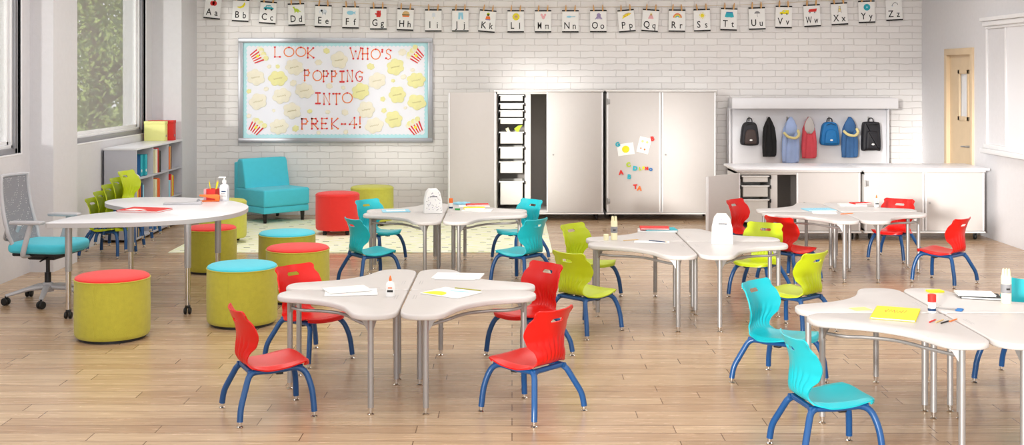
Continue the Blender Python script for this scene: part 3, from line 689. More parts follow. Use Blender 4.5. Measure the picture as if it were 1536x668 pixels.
def cabinet(x0, x1, yf, yb, zb, zt, label, open_left, bay=None, tip=None, tall=True, topslab=False):
    t = empty('storage_cabinet', (x0, yf, 0), 0, label, 'cabinet', 'tall storage cabinets' if tall else 'low storage cabinets')
    W, D = x1 - x0, yb - yf; e = .03
    b = MB(); b.box(0, e, .02, D, zb, zt, 'cabinet_body', .003); b.box(W - e, W, .02, D, zb, zt, 'cabinet_body', .003)
    b.box(0, W, .02, D, zb, zb + e, 'cabinet_body', .003); b.box(0, W, .02, D, zt - e, zt, 'cabinet_body', .003); b.box(e, W - e, D - .015, D, zb + e, zt - e, 'cabinet_inside')
    if open_left:
        bx0, bx1, px = bay
        b.box(bx1 - x0, px - x0, .03, D - .02, zb + e, zt - e, 'cabinet_body', .002)
        b.box(e, bx1 - x0, D - .03, D - .016, zb + e, zt - e, 'cabinet_inside')
        b.box(e, e + .004, .03, D - .03, zb + e, zt - e, 'cabinet_inside'); b.box(px - x0, px - x0 + .003, .04, D - .02, zb + e, zt - e, 'cabinet_inside')
    b.box(W / 2 - .012, W / 2 + .012, .025, .06, zb + e, zt - e, 'cabinet_body', .002)
    b.build('case', t)
    b = MB(); b.box(-.008, W + .008, -.012, D + .002, zt, zt + .018, 'cabinet_top', .004); b.box(-.008, W + .008, -.012, .03, zb - .018, zb, 'cabinet_top', .004)
    b.build('rail_trim', t)
    H = zt - zb - .012; dw = W / 2 - .012
    if open_left:
        tx, ty = tip; ang = math.atan2(ty, tx)
        o = door_part(dw, H, .02, t, (0.0, -.002, zb + .006), 0); o.rotation_euler.z = ang
    else:
        door_part(dw - .008, H, .02, t, (.008, -.0, zb + .006), 0)
    o = door_part(dw + (.03 if open_left else -.008), H, .02, t, (W - .008, .02, zb + .006), PI, lockx=None)
    b = MB(); b.lathe([(0, 0), (.012, 0), (.012, .008), (0, .008)], 'silver', 16, Mx=frame_rot(rx=-PI / 2, loc=(dw - .05, .02, H * .48))); b.build('lock', o)
    for (x, y) in ((.08, .08), (W - .08, .08), (.08, D - .08), (W - .08, D - .08)):
        b = MB(); caster(b, x, y, zb - .005); b.build('caster', t)
    return t
K = 15.2 / 1800; q = lambda px: (px - 768) * K
tc1 = cabinet(q(742), q(905), 15.2, 15.77, .10, 1.635, 'tall grey cabinet on casters with its left door open showing trays', True, (q(747), q(787), q(796)), (-.565, -.36))
tc2 = cabinet(q(910), q(1074), 15.2, 15.77, .10, 1.635, 'tall grey cabinet with closed doors and magnet letters', False)
K2 = 13.4 / 1800; q2 = lambda px: (px - 768) * K2
lc1 = cabinet(q2(1107), q2(1291), 13.4, 14.05, .10, .762, 'low grey cabinet on casters with its left door open showing trays', True, (q2(1110), q2(1157), q2(1167)), (-.43, -.50), False)
lc2 = cabinet(q2(1297), q2(1477), 13.4, 14.05, .10, .762, 'low grey cabinet on casters with both doors closed', False, tall=False)
for (a, c, w) in ((q2(1102), q2(1293.6), 'left, above the open trays'), (q2(1294.4), q2(1483), 'right, above the closed doors')):
    b = MB(); b.box(0, c - a, 0, .74, 0, .028, 'laminate_white', .006); tag(b.build('cabinet_worktop', loc=(a, 13.36, .781)), 'white top slab lying on the low cabinets, ' + w, 'worktop', 'white slabs on the low cabinets')
# trays
def tray(x0, x1, yf, z0, z1, label, group, dp=.42):
    e = empty('plastic_tray', ((x0 + x1) / 2, yf, z0), 0, label, 'tray', group); w = (x1 - x0) / 2; h = z1 - z0
    b = MB(); tp = .012
    for (a, c, d_, f_) in ((-w + tp, w - tp, 0, .004), (-w + tp, w - tp, dp - .004, dp)): b.box(a, c, d_, f_, 0, h, 'bin_plastic')
    b.box(-w + tp, -w + tp + .004, 0, dp, 0, h, 'bin_plastic'); b.box(w - tp - .004, w - tp, 0, dp, 0, h, 'bin_plastic'); b.box(-w + tp, w - tp, 0, dp, 0, .004, 'bin_plastic')
    b.build('tub', e)
    b = MB(); b.box(-w - .004, w + .004, -.012, .006, h - .012, h + .002, 'c_white', .002); b.box(-w - .004, -w + .012, -.01, dp, h - .010, h, 'c_white', .002); b.box(w - .012, w + .004, -.01, dp, h - .010, h, 'c_white', .002); b.build('rim', e)
    return e
def rails(x0, x1, yf, zs, parent, ox):
    for z in zs:
        for x in (x0 - .008, x1 - .004):
            b = MB(); b.box(x - ox, x - ox + .012, .01, .44, z - .022, z - .011, 'black_plastic', .002); b.box(x - ox, x - ox + .012, .005, .03, z - .035, z + .004, 'black_plastic', .002); b.build('tray_runner', parent)
zt = [(1.594, 1.515), (1.487, 1.414), (1.397, 1.313), (1.296, 1.225), (1.123, .975), (.932, .784), (.746, .601), (.496, .20)]
names8 = ['shallow white tray at the very top of the tall open cabinet', 'shallow white tray, second from the top in the tall open cabinet', 'shallow white tray, third from the top in the tall open cabinet', 'shallow white tray, lowest of the four shallow ones in the tall open cabinet',
          'deeper white tray with craft scraps sticking out, tall open cabinet', 'deeper white tray in the middle of the tall open cabinet', 'deeper white tray just above the gap in the tall open cabinet', 'tallest white tray holding folders, bottom of the tall open cabinet']
for (a, c), nm in zip(zt, names8): tray(q(749), q(787) - .012, 15.225, c, a, nm, 'trays in the tall cabinet')
rails(q(748), q(787), 15.225, [a for a, c in zt], tc1, q(742))
zl = [(.72, .649), (.610, .484), (.455, .20)]
for (a, c), nm in zip(zl, ['shallow white tray at the top of the low open cabinet', 'deeper white tray in the middle of the low open cabinet', 'tall white tray at the bottom of the low open cabinet']): tray(q2(1113) + .004, q2(1155) - .006, 13.425, c, a, nm, 'trays in the low cabinet')
rails(q2(1111), q2(1156), 13.425, [a for a, c in zl], lc1, q2(1107))
b = MB(); b.box(-.02, .02, -.002, .002, 0, .12, 'c_cream', Mx=Matrix.Rotation(R(-24), 4, 'Y')); tag(b.build('paper_strip', loc=(q(766), 15.30, 1.06)), 'cream paper strip sticking out of the deep tray', 'paper')
b = MB(); b.prism([(-.05, 0), (.0, .04), (.06, .05), (.03, .01), (0, -.06)], -.002, .002, 'c_lime', Mx=wallM(0, 0, .10)); tag(b.build('paper_scrap', loc=(q(777), 15.30, 1.06)), 'lime green paper scrap sticking out of the deep tray', 'paper')
for k, (m, nm) in enumerate((('c_white', 'white'), ('c_cream', 'cream'), ('c_lemon', 'pale yellow'), ('c_olive', 'olive'), ('c_light', 'pale blue'), ('c_tan', 'tan'))):
    b = MB(); b.box(0, .004, 0, .30, 0, .262, m); b.box(.008, .012, 0, .30, 0, .25, m); b.box(0, .012, 0, .30, 0, .004, m)
    tag(b.build('file_folder', loc=(q(752.5) + .044 * k, 15.26, .2045)), nm + ' folder standing in the tallest white tray', 'folder', 'folders in the tall tray')
# magnets and drawings on the closed tall cabinet
YM = 15.1975
def dwall(nm, px, py, rot, fn, label, cat, group=None, off=0.0):
    x, z = at_d(px, py, 15.2); b = MB(); fn(b, frame_rot(rz=0)); o = b.build(nm); o.matrix_world = wallM(x, YM - off, z, rot); return tag(o, label, cat, group)
def sun_paper(b, I): b.box(-.105, .105, -.075, .075, 0, .0015, 'paper'); b.disc(.0, .0, .045, .0015, .0022, 'c_yellow', 28, sx=1.05); 
def face_paper(b, I):
    b.box(-.075, .075, -.10, .10, 0, .0015, 'paper')
    for (x, y, r_, m) in ((-.03, .045, .016, 'c_lemon'), (.03, .045, .016, 'c_lemon'), (-.03, -.045, .010, 'c_orange'), (.02, -.05, .012, 'c_orange')): b.disc(x, y, r_, .0015, .0022, m, 16)
    b.tube([(-.03, .0, .002), (-.03, .04, .002)], .002, 'c_pink', 5); b.tube([(.03, .0, .002), (.03, .04, .002)], .002, 'c_pink', 5)
dwall('sun_drawing', 938.5, 224, R(8), sun_paper, 'white drawing with a yellow sun held by a teal magnet', 'drawing')
dwall('child_drawing', 966, 218, R(-14), face_paper, 'white drawing with faint figures held by a red magnet', 'drawing')
for ch, px, py, rot, m, lb in (('G', 926.5, 217, 25, 'c_teal', 'teal letter G magnet holding the sun drawing'), ('B', 978.5, 208.5, 10, 'c_red', 'red letter magnet holding the figure drawing'),
        ('C', 942.5, 247.5, 10, 'c_lime', 'lime letter magnet above the teal letters'), ('D', 952.5, 253, -8, 'c_teal', 'teal letter D magnet right of the lime letter'),
        ('A', 931.5, 259, 4, 'c_red', 'red letter A magnet at the lower left'), ('B', 943.5, 265.5, -5, 'c_teal', 'teal letter B magnet below the lime letter'),
        ('L', 960, 253.5, 0, 'c_lime', 'lime letter L magnet in the row on the right'), ('F', 965, 252.5, 0, 'c_yellow', 'yellow letter F magnet in the row on the right'),
        ('H', 970, 253, 4, 'c_red', 'red letter H magnet in the row on the right'), ('O', 976, 254.5, 0, 'c_blue', 'blue letter O magnet at the right end of the row'),
        ('T', 953, 280.5, 6, 'c_red', 'red letter T magnet, lowest pair, left'), ('A', 959, 283, -6, 'c_orange', 'orange letter A magnet, lowest pair, right')):
    def fn(b, I, ch=ch, m=m, lb=lb): b.text(ch, .048 if 'in the row' in lb or 'end of the row' in lb else .075, m, Matrix.Translation((0, 0, .004)), .004, .0045)
    dwall('letter_magnet', px, py, R(rot), fn, lb, 'magnet', 'letter magnets on the tall cabinet', off=.0022)

# ------------------------------------------------------------------ bulletin board
YB2 = 15.775; BB = lambda px, py: ((px - 768) * YB2 / 1800, CH - (py - 111) * YB2 / 1800)
x0, z1 = BB(358, 57); x1, z0 = BB(649, 214); t = empty('bulletin_board', ((x0 + x1) / 2, YB2, z0), 0, 'large bulletin board with grey frame on the white brick wall', 'bulletin board')
w = (x1 - x0) / 2; h = z1 - z0; b = MB(); fw = .062
b.box(-w, w, -.03, .02, 0, fw, 'board_frame', .004); b.box(-w, w, -.03, .02, h - fw, h, 'board_frame', .004); b.box(-w, -w + fw, -.0295, .02, fw - .003, h - fw + .003, 'board_frame', .004); b.box(w - fw, w, -.0295, .02, fw - .003, h - fw + .003, 'board_frame', .004); b.build('board_frame', t)
b = MB(); b.box(-w + .02, w - .02, -.004, .02, .02, h - .02, 'board_cyan'); b.build('backing', t)
# scalloped white sheet
wx, wz0, wz1 = w - .115, .115, h - .115; pts = []
def scal(p, q_, n):
    p = Vector(p); q_ = Vector(q_); d = q_ - p; nn = Vector((d.y, -d.x)).normalized() * .014
    for k in range(n):
        for s in range(4): tt_ = (k + s / 4) / n; pts.append(tuple(p + d * tt_ + nn * math.sin(PI * s / 4)))
scal((-wx, wz0), (wx, wz0), 44); scal((wx, wz0), (wx, wz1), 22); scal((wx, wz1), (-wx, wz1), 44); scal((-wx, wz1), (-wx, wz0), 22)
b = MB(); b.prism(pts, 0, .0025, 'board_white', Mx=wallM(0, -.004, 0)); b.build('scalloped_sheet', t)
YS = YB2 - .0070
BW = lambda X, Y: BB(280 + X / 2.905, Y / 2.905)
S = 15.775 / 1800 / 2.905
# stick letters
GL = {'L': [[(0, 1), (0, 0), (.7, 0)]], 'O': 'ring', 'K': [[(0, 1), (0, 0)], [(.75, 1), (0, .45), (.8, 0)]], 'W': [[(0, 1), (.28, 0), (.5, .7), (.72, 0), (1, 1)]], 'H': [[(0, 1), (0, 0)], [(.75, 1), (.75, 0)], [(0, .5), (.75, .5)]],
      'S': [[(.7, .85), (.4, 1), (.05, .85), (.1, .6), (.6, .42), (.7, .15), (.35, 0), (0, .12)]], 'P': [[(0, 0), (0, 1)], [(0, 1), (.5, 1), (.7, .75), (.5, .5), (0, .5)]], 'R': [[(0, 0), (0, 1)], [(0, 1), (.5, 1), (.7, .75), (.5, .5), (0, .5)], [(.2, .5), (.75, 0)]],
      'I': [[(.35, 1), (.35, 0)], [(.05, 1), (.65, 1)], [(.05, 0), (.65, 0)]], 'N': [[(0, 0), (0, 1), (.75, 0), (.75, 1)]], 'G': [[(.8, .85), (.5, 1), (.1, .8), (0, .45), (.2, .08), (.55, 0), (.8, .2), (.8, .45), (.5, .45)]],
      'T': [[(0, 1), (.9, 1)], [(.45, 1), (.45, 0)]], 'E': [[(.65, 1), (0, 1), (0, 0), (.65, 0)], [(0, .5), (.5, .5)]], '-': [[(0, .45), (.6, .45)]], '4': [[(.6, 0), (.6, 1), (0, .35), (.85, .35)]], '!': [[(.1, 1), (.1, .35)], [(.1, .05), (.12, .0)]], "'": [[(.1, 1), (.05, .8)]]}
def stick_letter(ch, X, Y0, Y1, wpx, label, col):
    x, z = BW(X, Y1); hh = (Y1 - Y0) * S; ww = wpx * S; b = MB(); Mx = Matrix()
    if GL[ch] == 'ring':
        b.tube([(ww * .5 + ww * .5 * math.cos(a), hh * .5 + hh * .47 * math.sin(a), .003) for a in [2 * PI * k / 24 for k in range(25)]], .0065, col, 6, caps=False, flat=.4); ends = [(ww * .5, hh * .97)]
    else:
        ends = []
        for st in GL[ch]:
            P = [(p[0] * ww, p[1] * hh, .003) for p in st]; b.tube(P, .0065, col, 6, flat=.4); ends += [P[0][:2], P[-1][:2]] + ([p[:2] for p in P[1:-1]] if len(P) < 6 else [])
    for e in ends: b.disc(e[0], e[1], .0125, 0, .007, 'red_paper' if col == 'orange_paper' else 'orange_paper', 12)
    o = b.build('letter_cutout'); o.matrix_world = wallM(x, YS, z); tag(o, label, 'letter', 'letters on the bulletin board')
def word(txt, X0, X1, Y0, Y1, Y0b=None, cols=('orange_paper',), shown=None):
    sh = shown or txt; wd = {'I': .7, '-': .6, '!': .25, "'": .25, 'W': 1.25, 'O': 1.1, 'G': 1.0}
    tot = sum(wd.get(c, .8) + .22 for c in txt) - .22; k = (X1 - X0) / tot; X = X0
    for i, c in enumerate(txt):
        ww = wd.get(c, .8) * k; off = (Y0b - Y0) * (i / max(1, len(txt) - 1)) if Y0b is not None else 0; jit = random.uniform(-3, 3)
        cc = cols[i % len(cols)]; kind = {"'": 'apostrophe', '-': 'dash', '!': 'exclamation mark', '4': 'number 4'}.get(c, 'letter ' + c)
        nths = ['first', 'second', 'third', 'fourth', 'fifth', 'sixth', 'seventh', 'eighth']
        stick_letter(c, X, Y0 + off + jit, Y1 + off + jit, ww, '%s paper %s, %s character of %s' % ('orange' if cc == 'orange_paper' else 'red', kind, nths[i], sh.replace("'", '')), cc)
        X += ww + .22 * k
word('LOOK', 385, 560, 208, 250); word("WHO'S", 714, 898, 212, 258, 216); word('POPPING', 515, 772, 306, 352, 310, ('red_paper', 'orange_paper', 'orange_paper')); word('INTO', 563, 722, 406, 452); word('PREK-4!', 503, 765, 520, 564, 514, ('red_paper', 'orange_paper', 'orange_paper'))
def blob_outline(r, n, seed, amp=.16):
    rn = random.Random(seed); ph = rn.uniform(0, 6.3); k = rn.choice([5, 6, 6, 7]); out = []
    for i in range(n):
        a = 2 * PI * i / n; rr = r * (1 - amp + amp * abs(math.sin(k * a / 2 + ph)) * 1.3 + .06 * math.sin(2 * a + ph)); out.append((rr * math.cos(a) * 1.08, rr * math.sin(a) * .98))
    return out
def puff(X, Y, r, seed, label, m, named=True):
    x, z = BW(X, Y); e = empty('popcorn_cutout' if named else 'popcorn_piece', (x, YS, z), 0, label, 'paper cutout', 'popcorn cutouts on the board' if named else 'small popcorn pieces on the board')
    b = MB(); b.prism(blob_outline(r * S, 40, seed), 0.004 if named else .001, .010 if named else .006, m, .002, 2, Mx=wallM(0, 0, 0)); b.build('paper_puff', e, ang=60)
    if named:
        rn = random.Random(seed); b = MB(); n = rn.choice([4, 5, 6]); L = r * S * 1.05
        P = [(-L / 2 + L * k / (n * 4), .012 * math.sin(k * 1.9 + seed) * rn.uniform(.5, 1.1) + .2 * (-L / 2 + L * k / (n * 4)), .0108) for k in range(n * 4 + 1)]
        b.tube(P, .0022, 'popcorn_line', 5, flat=.5, Mx=wallM(0, 0, 0)); b.build('written_name', e)
PF = [(470, 293, 'left of the word POPPING, below LOOK'), (302, 337, 'at the left edge of the board, upper one'), (398, 342, 'upper left, right of the edge one'), (415, 418, 'left half, level with INTO'), (312, 442, 'at the left edge of the board, lower one'), (514, 395, 'just left of the word INTO'),
      (460, 483, 'left, just above the word PREK'), (403, 552, 'lower left, beside the bottom left popcorn bucket'), (665, 262, 'between the words LOOK and WHOS'), (910, 292, 'below the last letters of WHOS'), (1000, 350, 'at the right edge of the board, upper one'), (830, 352, 'right of the word POPPING'),
      (758, 398, 'just right of the word INTO'), (918, 413, 'right half, level with INTO'), (1003, 445, 'at the right edge of the board, lower one'), (783, 478, 'right, between INTO and the exclamation mark'), (903, 520, 'lower right, left of the bottom right bucket'), (818, 547, 'just right of the exclamation mark')]
for k, (X, Y, lb) in enumerate(PF): puff(X, Y, 36, k + 11, 'popcorn paper cutout with a name, ' + lb, 'popcorn_yellow' if k in (2, 9, 12, 14, 16, 10, 13) else 'popcorn')
KS = [(610, 222, 13, 'right after the word LOOK'), (575, 272, 14, 'below the K of LOOK'), (360, 290, 9, 'under the top left bucket, left of a pair'), (397, 290, 9, 'under the top left bucket, right of a pair'), (465, 362, 14, 'left of the word POPPING, low'), (347, 388, 10, 'in the left third above the lower left puffs'),
      (272, 398, 10, 'at the left border, middle height'), (272, 505, 10, 'at the left border above the bottom left bucket'), (380, 482, 7, 'tiny, left of the puff above PREK'), (537, 485, 10, 'above the R of PREK'), (615, 488, 10, 'above the K of PREK'), (690, 490, 14, 'above the dash'),
      (475, 560, 14, 'left of the P of PREK'), (622, 375, 13, 'between POPPING and INTO, left'), (683, 382, 9, 'between POPPING and INTO, right'), (802, 290, 15, 'below the W of WHOS'), (940, 228, 16, 'right after the word WHOS'), (945, 335, 12, 'left of the upper right edge puff'),
      (855, 432, 11, 'right of the puff beside INTO'), (575, 578, 9, 'below the letter E of PREK'), (694, 575, 10, 'below the number 4'), (900, 352, 8, 'tiny, right of the middle right puff'), (953, 470, 7, 'tiny, above the bottom right bucket'), (985, 305, 9, 'above the upper right edge puff'), (860, 482, 11, 'above the lower right puffs')]
for k, (X, Y, r, lb) in enumerate(KS): puff(X, Y, r, k + 50, 'small popcorn piece on the board, ' + lb, 'popcorn_yellow' if k % 3 == 0 else 'popcorn', False)
def bucket(X, Y, rot, lb):
    x, z = BW(X, Y); e = empty('popcorn_bucket', (x, YS, z), 0, 'red striped popcorn bucket cutout in the %s corner of the board' % lb, 'paper cutout', 'popcorn bucket cutouts'); Mx = wallM(0, 0, 0, R(rot)); k = S
    b = MB(); top, bot, hh = 30 * k, 22 * k, 27 * k
    for i in range(9):
        u0, u1 = -1 + 2 * i / 9, -1 + 2 * (i + 1) / 9
        b.prism([(u0 * bot, -hh), (u1 * bot, -hh), (u1 * top, hh * .6), (u0 * top, hh * .6)], 0.002, .006, 'red_paper' if i % 2 == 0 else 'c_white', Mx=Mx)
    b.build('tub', e)
    b = MB()
    for i in range(6): b.disc(0, 0, 11 * k, .003, .008 + .0006 * i, 'popcorn_yellow' if i % 2 else 'popcorn', 12, Mx=Mx @ Matrix.Translation(((-24 + 10 * i) * k, hh * .6 + (6 + 5 * (i % 2)) * k, 0)))
    b.build('popcorn_heap', e)
    b = MB(); b.prism([((9 if i % 2 == 0 else 5) * k * math.cos(PI / 2 + i * PI / 5), (9 if i % 2 == 0 else 5) * k * math.sin(PI / 2 + i * PI / 5)) for i in range(10)], .006, .009, 'c_yellow', Mx=Mx); b.build('star', e)
bucket(310, 245, -60, 'top left'); bucket(303, 555, -35, 'bottom left'); bucket(1000, 243, 50, 'top right'); bucket(997, 555, 30, 'bottom right')

# ------------------------------------------------------------------ alphabet cards on a string
def PIC(ch, b):
    D_ = lambda x, y, r, m, sx=1, sy=1: b.disc(x, y, r, 0, .0012, m, 20, sx=sx, sy=sy)
    P_ = lambda pts, m: b.prism(pts, 0, .0012, m)
    T_ = lambda pts, r, m: b.tube([(p[0], p[1], .001) for p in pts], r, m, 6, flat=.4)
    if ch == 'A': D_(-.014, 0, .028, 'c_red', 1, 1.1); D_(.014, 0, .028, 'c_red', 1, 1.1); T_([(0, .025), (.004, .042)], .003, 'c_brown'); D_(.014, .036, .01, 'c_green', 1.4, .6)
    if ch == 'B': P_([(-.05, -.02), (-.01, -.03), (.03, -.015), (.05, .02), (.045, .045), (.033, .045), (.025, .02), (.005, .0), (-.02, -.008), (-.048, -.01)], 'c_yellow')
    if ch == 'C': P_([(-.062, -.014), (.062, -.014), (.06, .008), (.04, .012), (.025, .036), (-.03, .036), (-.042, .012), (-.06, .008)], 'c_teal'); D_(-.036, -.016, .013, 'ink'); D_(.036, -.016, .013, 'ink'); b.prism([(-.03, .012), (-.002, .012), (-.002, .028), (-.024, .028)], .0012, .002, 'c_light'); b.prism([(.004, .012), (.032, .012), (.022, .028), (.004, .028)], .0012, .002, 'c_light')
    if ch == 'D': P_([(-.05, .03), (-.04, .042), (-.026, .04), (-.02, .02), (0, .018), (.02, .01), (.035, -.01), (.06, -.03), (.04, -.026), (.025, -.022), (.022, -.036), (.012, -.036), (.008, -.024), (-.012, -.024), (-.016, -.036), (-.026, -.036), (-.028, -.005), (-.036, .02)], 'c_lime')
    if ch == 'E': D_(.005, 0, .028, 'c_light', 1.2); D_(-.03, .012, .018, 'c_light'); T_([(-.045, .01), (-.052, -.01), (-.046, -.024)], .005, 'c_light'); D_(-.028, .012, .010, 'c_sky'); P_([(-.018, -.045), (-.006, -.045), (-.006, -.01), (-.018, -.01)], 'c_light'); P_([(.014, -.045), (.026, -.045), (.026, -.01), (.014, -.01)], 'c_light')
    if ch == 'F': D_(-.01, 0, .026, 'c_sky', 1.7, 1); P_([(.025, 0), (.058, .024), (.05, 0), (.058, -.024)], 'c_sky')
    if ch == 'G':
        P_([(-.028, -.04), (.02, -.04), (.03, 0), (.022, .02), (-.02, .02), (-.03, 0)], 'c_red')
        for k in range(4): D_(-.019 + .013 * k, .028, .008, 'c_red', .8, 2.1)
        D_(-.034, .0, .009, 'c_red', 1.6, 1)
    if ch == 'H': P_([(.045 * math.cos(a), .008 + .04 * math.sin(a)) for a in [PI * k / 12 for k in range(13)]], 'c_tan'); b.box(-.048, .048, 0, .008, 0, .0014, 'c_brown'); b.box(-.046, .046, -.006, 0, 0, .0014, 'c_green'); P_([(-.045, -.007), (-.04, -.024), (.04, -.024), (.045, -.007)], 'c_orange')
    if ch == 'I': P_([(-.02, -.01), (-.02, .03), (0, .042), (.02, .03), (.02, -.01)], 'c_light'); b.box(-.004, .004, -.035, -.01, 0, .001, 'c_cream')
    if ch == 'J': P_([(-.028, .044), (.028, .044), (.034, -.044), (.012, -.044), (.001, .018), (-.010, -.044), (-.032, -.044)], 'c_sky')
    if ch == 'K': D_(0, .028, .02, 'c_lime'); D_(0, .018, .014, 'c_tan'); P_([(-.032, -.034), (.032, -.034), (.022, .004), (-.022, .004)], 'c_orange'); b.box(-.03, .03, -.045, -.032, 0, .0014, 'c_purple')
    if ch == 'L':
        for k in range(12): D_(.034 * math.cos(k * PI / 6), .034 * math.sin(k * PI / 6), .012, 'c_yellow')
        b.disc(0, 0, .034, 0, .0016, 'c_yellow', 24); b.disc(0, 0, .022, .0016, .0022, 'c_tan', 20); b.disc(-.008, .004, .003, .0022, .003, 'ink', 8); b.disc(.008, .004, .003, .0022, .003, 'ink', 8)
    if ch == 'M': D_(-.022, .024, .014, 'c_pink'); D_(.022, .024, .014, 'c_pink'); P_([(-.028, .014), (.028, .014), (.016, -.02), (0, -.034), (-.016, -.02)], 'c_pink')
    if ch == 'N': D_(-.02, .0, .018, 'c_sky', 1.8, .7); T_([(.01, 0), (.058, .003)], .004, 'c_sky')
    if ch == 'O':
        D_(0, .016, .026, 'c_purple')
        for k in range(5): T_([(-.02 + .01 * k, 0), (-.034 + .017 * k, -.026), (-.044 + .022 * k, -.032)], .006, 'c_purple')
    if ch == 'P': P_([(-.055, -.03), (-.045, 0), (-.01, .024), (.03, .034), (.06, .028), (.03, .008), (-.01, -.008)], 'c_yellow'); b.disc(-.02, 0, .007, .0012, .002, 'c_red', 10); b.disc(.012, .014, .007, .0012, .002, 'c_red', 10); T_([(-.045, .004), (-.01, .028), (.03, .038), (.06, .030)], .005, 'c_tan')
    if ch == 'Q': P_([(-.036, -.036), (.036, -.036), (.018, .008), (-.018, .008)], 'c_pink'); D_(0, .016, .014, 'c_tan'); P_([(-.014, .028), (-.014, .044), (-.006, .034), (0, .046), (.006, .034), (.014, .044), (.014, .028)], 'c_cream')
    if ch == 'R':
        for k, m in enumerate(('c_orange', 'c_tan', 'c_yellow', 'c_teal')): T_([((.05 - .010 * k) * math.cos(a), -.02 + (.05 - .010 * k) * math.sin(a)) for a in [PI * i / 14 for i in range(15)]], .0055, m)
    if ch == 'S':
        D_(0, 0, .024, 'c_yellow')
        for k in range(12): a = k * PI / 6; T_([(.028 * math.cos(a), .028 * math.sin(a)), (.042 * math.cos(a), .042 * math.sin(a))], .003, 'c_yellow')
    if ch == 'T': P_([(-.04, .034), (.04, .034), (.058, -.026), (.03, -.034), (0, -.03), (-.03, -.034), (-.058, -.026)], 'c_teal'); b.box(-.04, .04, .026, .036, .0012, .002, 'c_blue')
    if ch == 'U': P_([(.036 * math.cos(a), .004 + .03 * math.sin(a)) for a in [PI * i / 12 for i in range(13)]], 'c_grey'); T_([(0, .004), (0, -.03), (.008, -.036)], .002, 'c_grey')
    if ch == 'V': P_([(-.055, -.02), (.058, -.02), (.058, .03), (-.01, .03), (-.028, .008), (-.055, .004)], 'c_yellow'); D_(-.03, -.02, .011, 'c_grey'); D_(.034, -.02, .011, 'c_grey'); b.prism([(-.006, .008), (.014, .008), (.014, .022), (.0, .022)], .0012, .002, 'c_sky')
    if ch == 'W': P_([(-.05, -.01), (.05, -.01), (.06, .03), (.01, .026), (-.04, .022)], 'c_red'); D_(-.03, -.018, .010, 'c_grey'); D_(.03, -.018, .010, 'c_grey')
    if ch == 'X':
        for k, m in enumerate(('c_tan', 'c_yellow', 'c_tan', 'c_yellow')): b.box(-.02 + .004 * k, .02 - .004 * k, -.03 + .018 * k, -.018 + .018 * k, 0, .0012, m)
        T_([(-.022, -.05), (-.008, .04)], .002, 'c_grey'); T_([(.022, -.05), (.008, .04)], .002, 'c_grey')
    if ch == 'Y': D_(0, 0, .042, 'c_teal'); b.disc(0, 0, .012, .0012, .002, 'c_sky', 14)
    if ch == 'Z': T_([(-.03, -.01), (-.01, .02), (.01, .03), (.035, .02), (.045, 0)], .004, 'c_grey'); D_(-.022, -.014, .010, 'c_light')
cards = [('A', 319.2, 11.5, -6, 'a red apple'), ('B', 361, 15.5, -3, 'a yellow banana'), ('C', 402, 18.8, -4, 'a teal car'), ('D', 444.5, 21.5, 2, 'a green dinosaur'), ('E', 484.8, 24, -2, 'a pale elephant'), ('F', 526, 25.8, -1, 'a pale blue fish'),
         ('G', 567.5, 27.5, 0, 'a red glove'), ('H', 608, 29, -2, 'a burger'), ('I', 650, 30.5, 0, 'a blank picture'), ('J', 690.5, 30.5, 0, 'light blue jeans'), ('K', 731, 31.5, -5, 'a small child'), ('L', 773.5, 31.8, 0, 'a yellow lion'), ('M', 814.5, 31.8, 0, 'a pink mouse face'),
         ('N', 855.5, 31.8, 0, 'a blue needle shape'), ('O', 897.5, 31.5, 0, 'a purple octopus'), ('P', 939.7, 31, 5, 'a pizza slice'), ('Q', 975.5, 30.5, -4, 'a pink queen'), ('R', 1015.5, 30.8, -1, 'a rainbow'), ('S', 1053, 30, 2, 'a yellow sun'), ('T', 1093.3, 28.8, -2, 'a teal skirt'),
         ('U', 1135.5, 27.5, 2, 'a grey umbrella'), ('V', 1175.5, 25.3, -1, 'a yellow van'), ('W', 1218, 23.2, 3, 'a red wagon'), ('X', 1259, 20.5, 3, 'a tan xylophone'), ('Y', 1300, 17.5, 2, 'a teal round shape'), ('Z', 1341, 14, 3, 'a grey zipper')]
YC = 15.765; topz = []
for (ch, px, py, rot, what) in cards:
    x = (px - 768) * YC / 1800; z = CH - (py - 111) * YC / 1800
    e = empty('alphabet_card', (x, YC, z), 0, 'alphabet card %s %s with %s, pinned to the string' % (ch, ch.lower(), what), 'card', 'alphabet cards on the string'); Mx = wallM(0, 0, 0, R(rot))
    b = MB(); b.box(-.107, .107, -.145, .145, 0, .0015, 'paper', Mx=Mx); b.build('card_sheet', e)
    for (n_, za) in (('top_bar', .137), ('bottom_bar', -.140)): b = MB(); b.box(-.109, .109, za - .009, za + .009, -.002, .006, 'ink', .002, 1, Mx=Mx); b.build(n_, e)
    b = MB(); b.text(ch, .125, 'ink', Mx @ Matrix.Translation((-.045, -.062, .0018)), .0005, .0012, xs=.6 if ch in 'MW' else .85); b.build('capital_letter', e); b = MB(); b.text(ch.lower(), .118, 'ink', Mx @ Matrix.Translation((.052, -.066, .0018)), .0005, .0012, xs=.6 if ch in 'MW' else .85); b.build('small_letter', e)
    b = MB(); PIC(ch, b); 
    if len(b.bm.verts): bmesh.ops.transform(b.bm, matrix=Mx @ Matrix.Translation((.005, .058, .0015)) @ Matrix.Scale(1.05, 4), verts=b.bm.verts); b.build('card_picture', e)
    for s in (-.068, .05):
        b = MB(); b.prism([(-.008, -.012), (.008, -.012), (.010, .03), (.004, .075), (.002, .075), (0, .035), (-.002, .075), (-.005, .075), (-.010, .03)], -.007, .010, 'clothespin', Mx=Mx @ Matrix.Translation((s + .008, .14, 0)) @ Matrix.Rotation(R(random.uniform(-7, 7)), 4, 'Z')); b.build('clothespin', e)
    topz.append((x, z + .185))
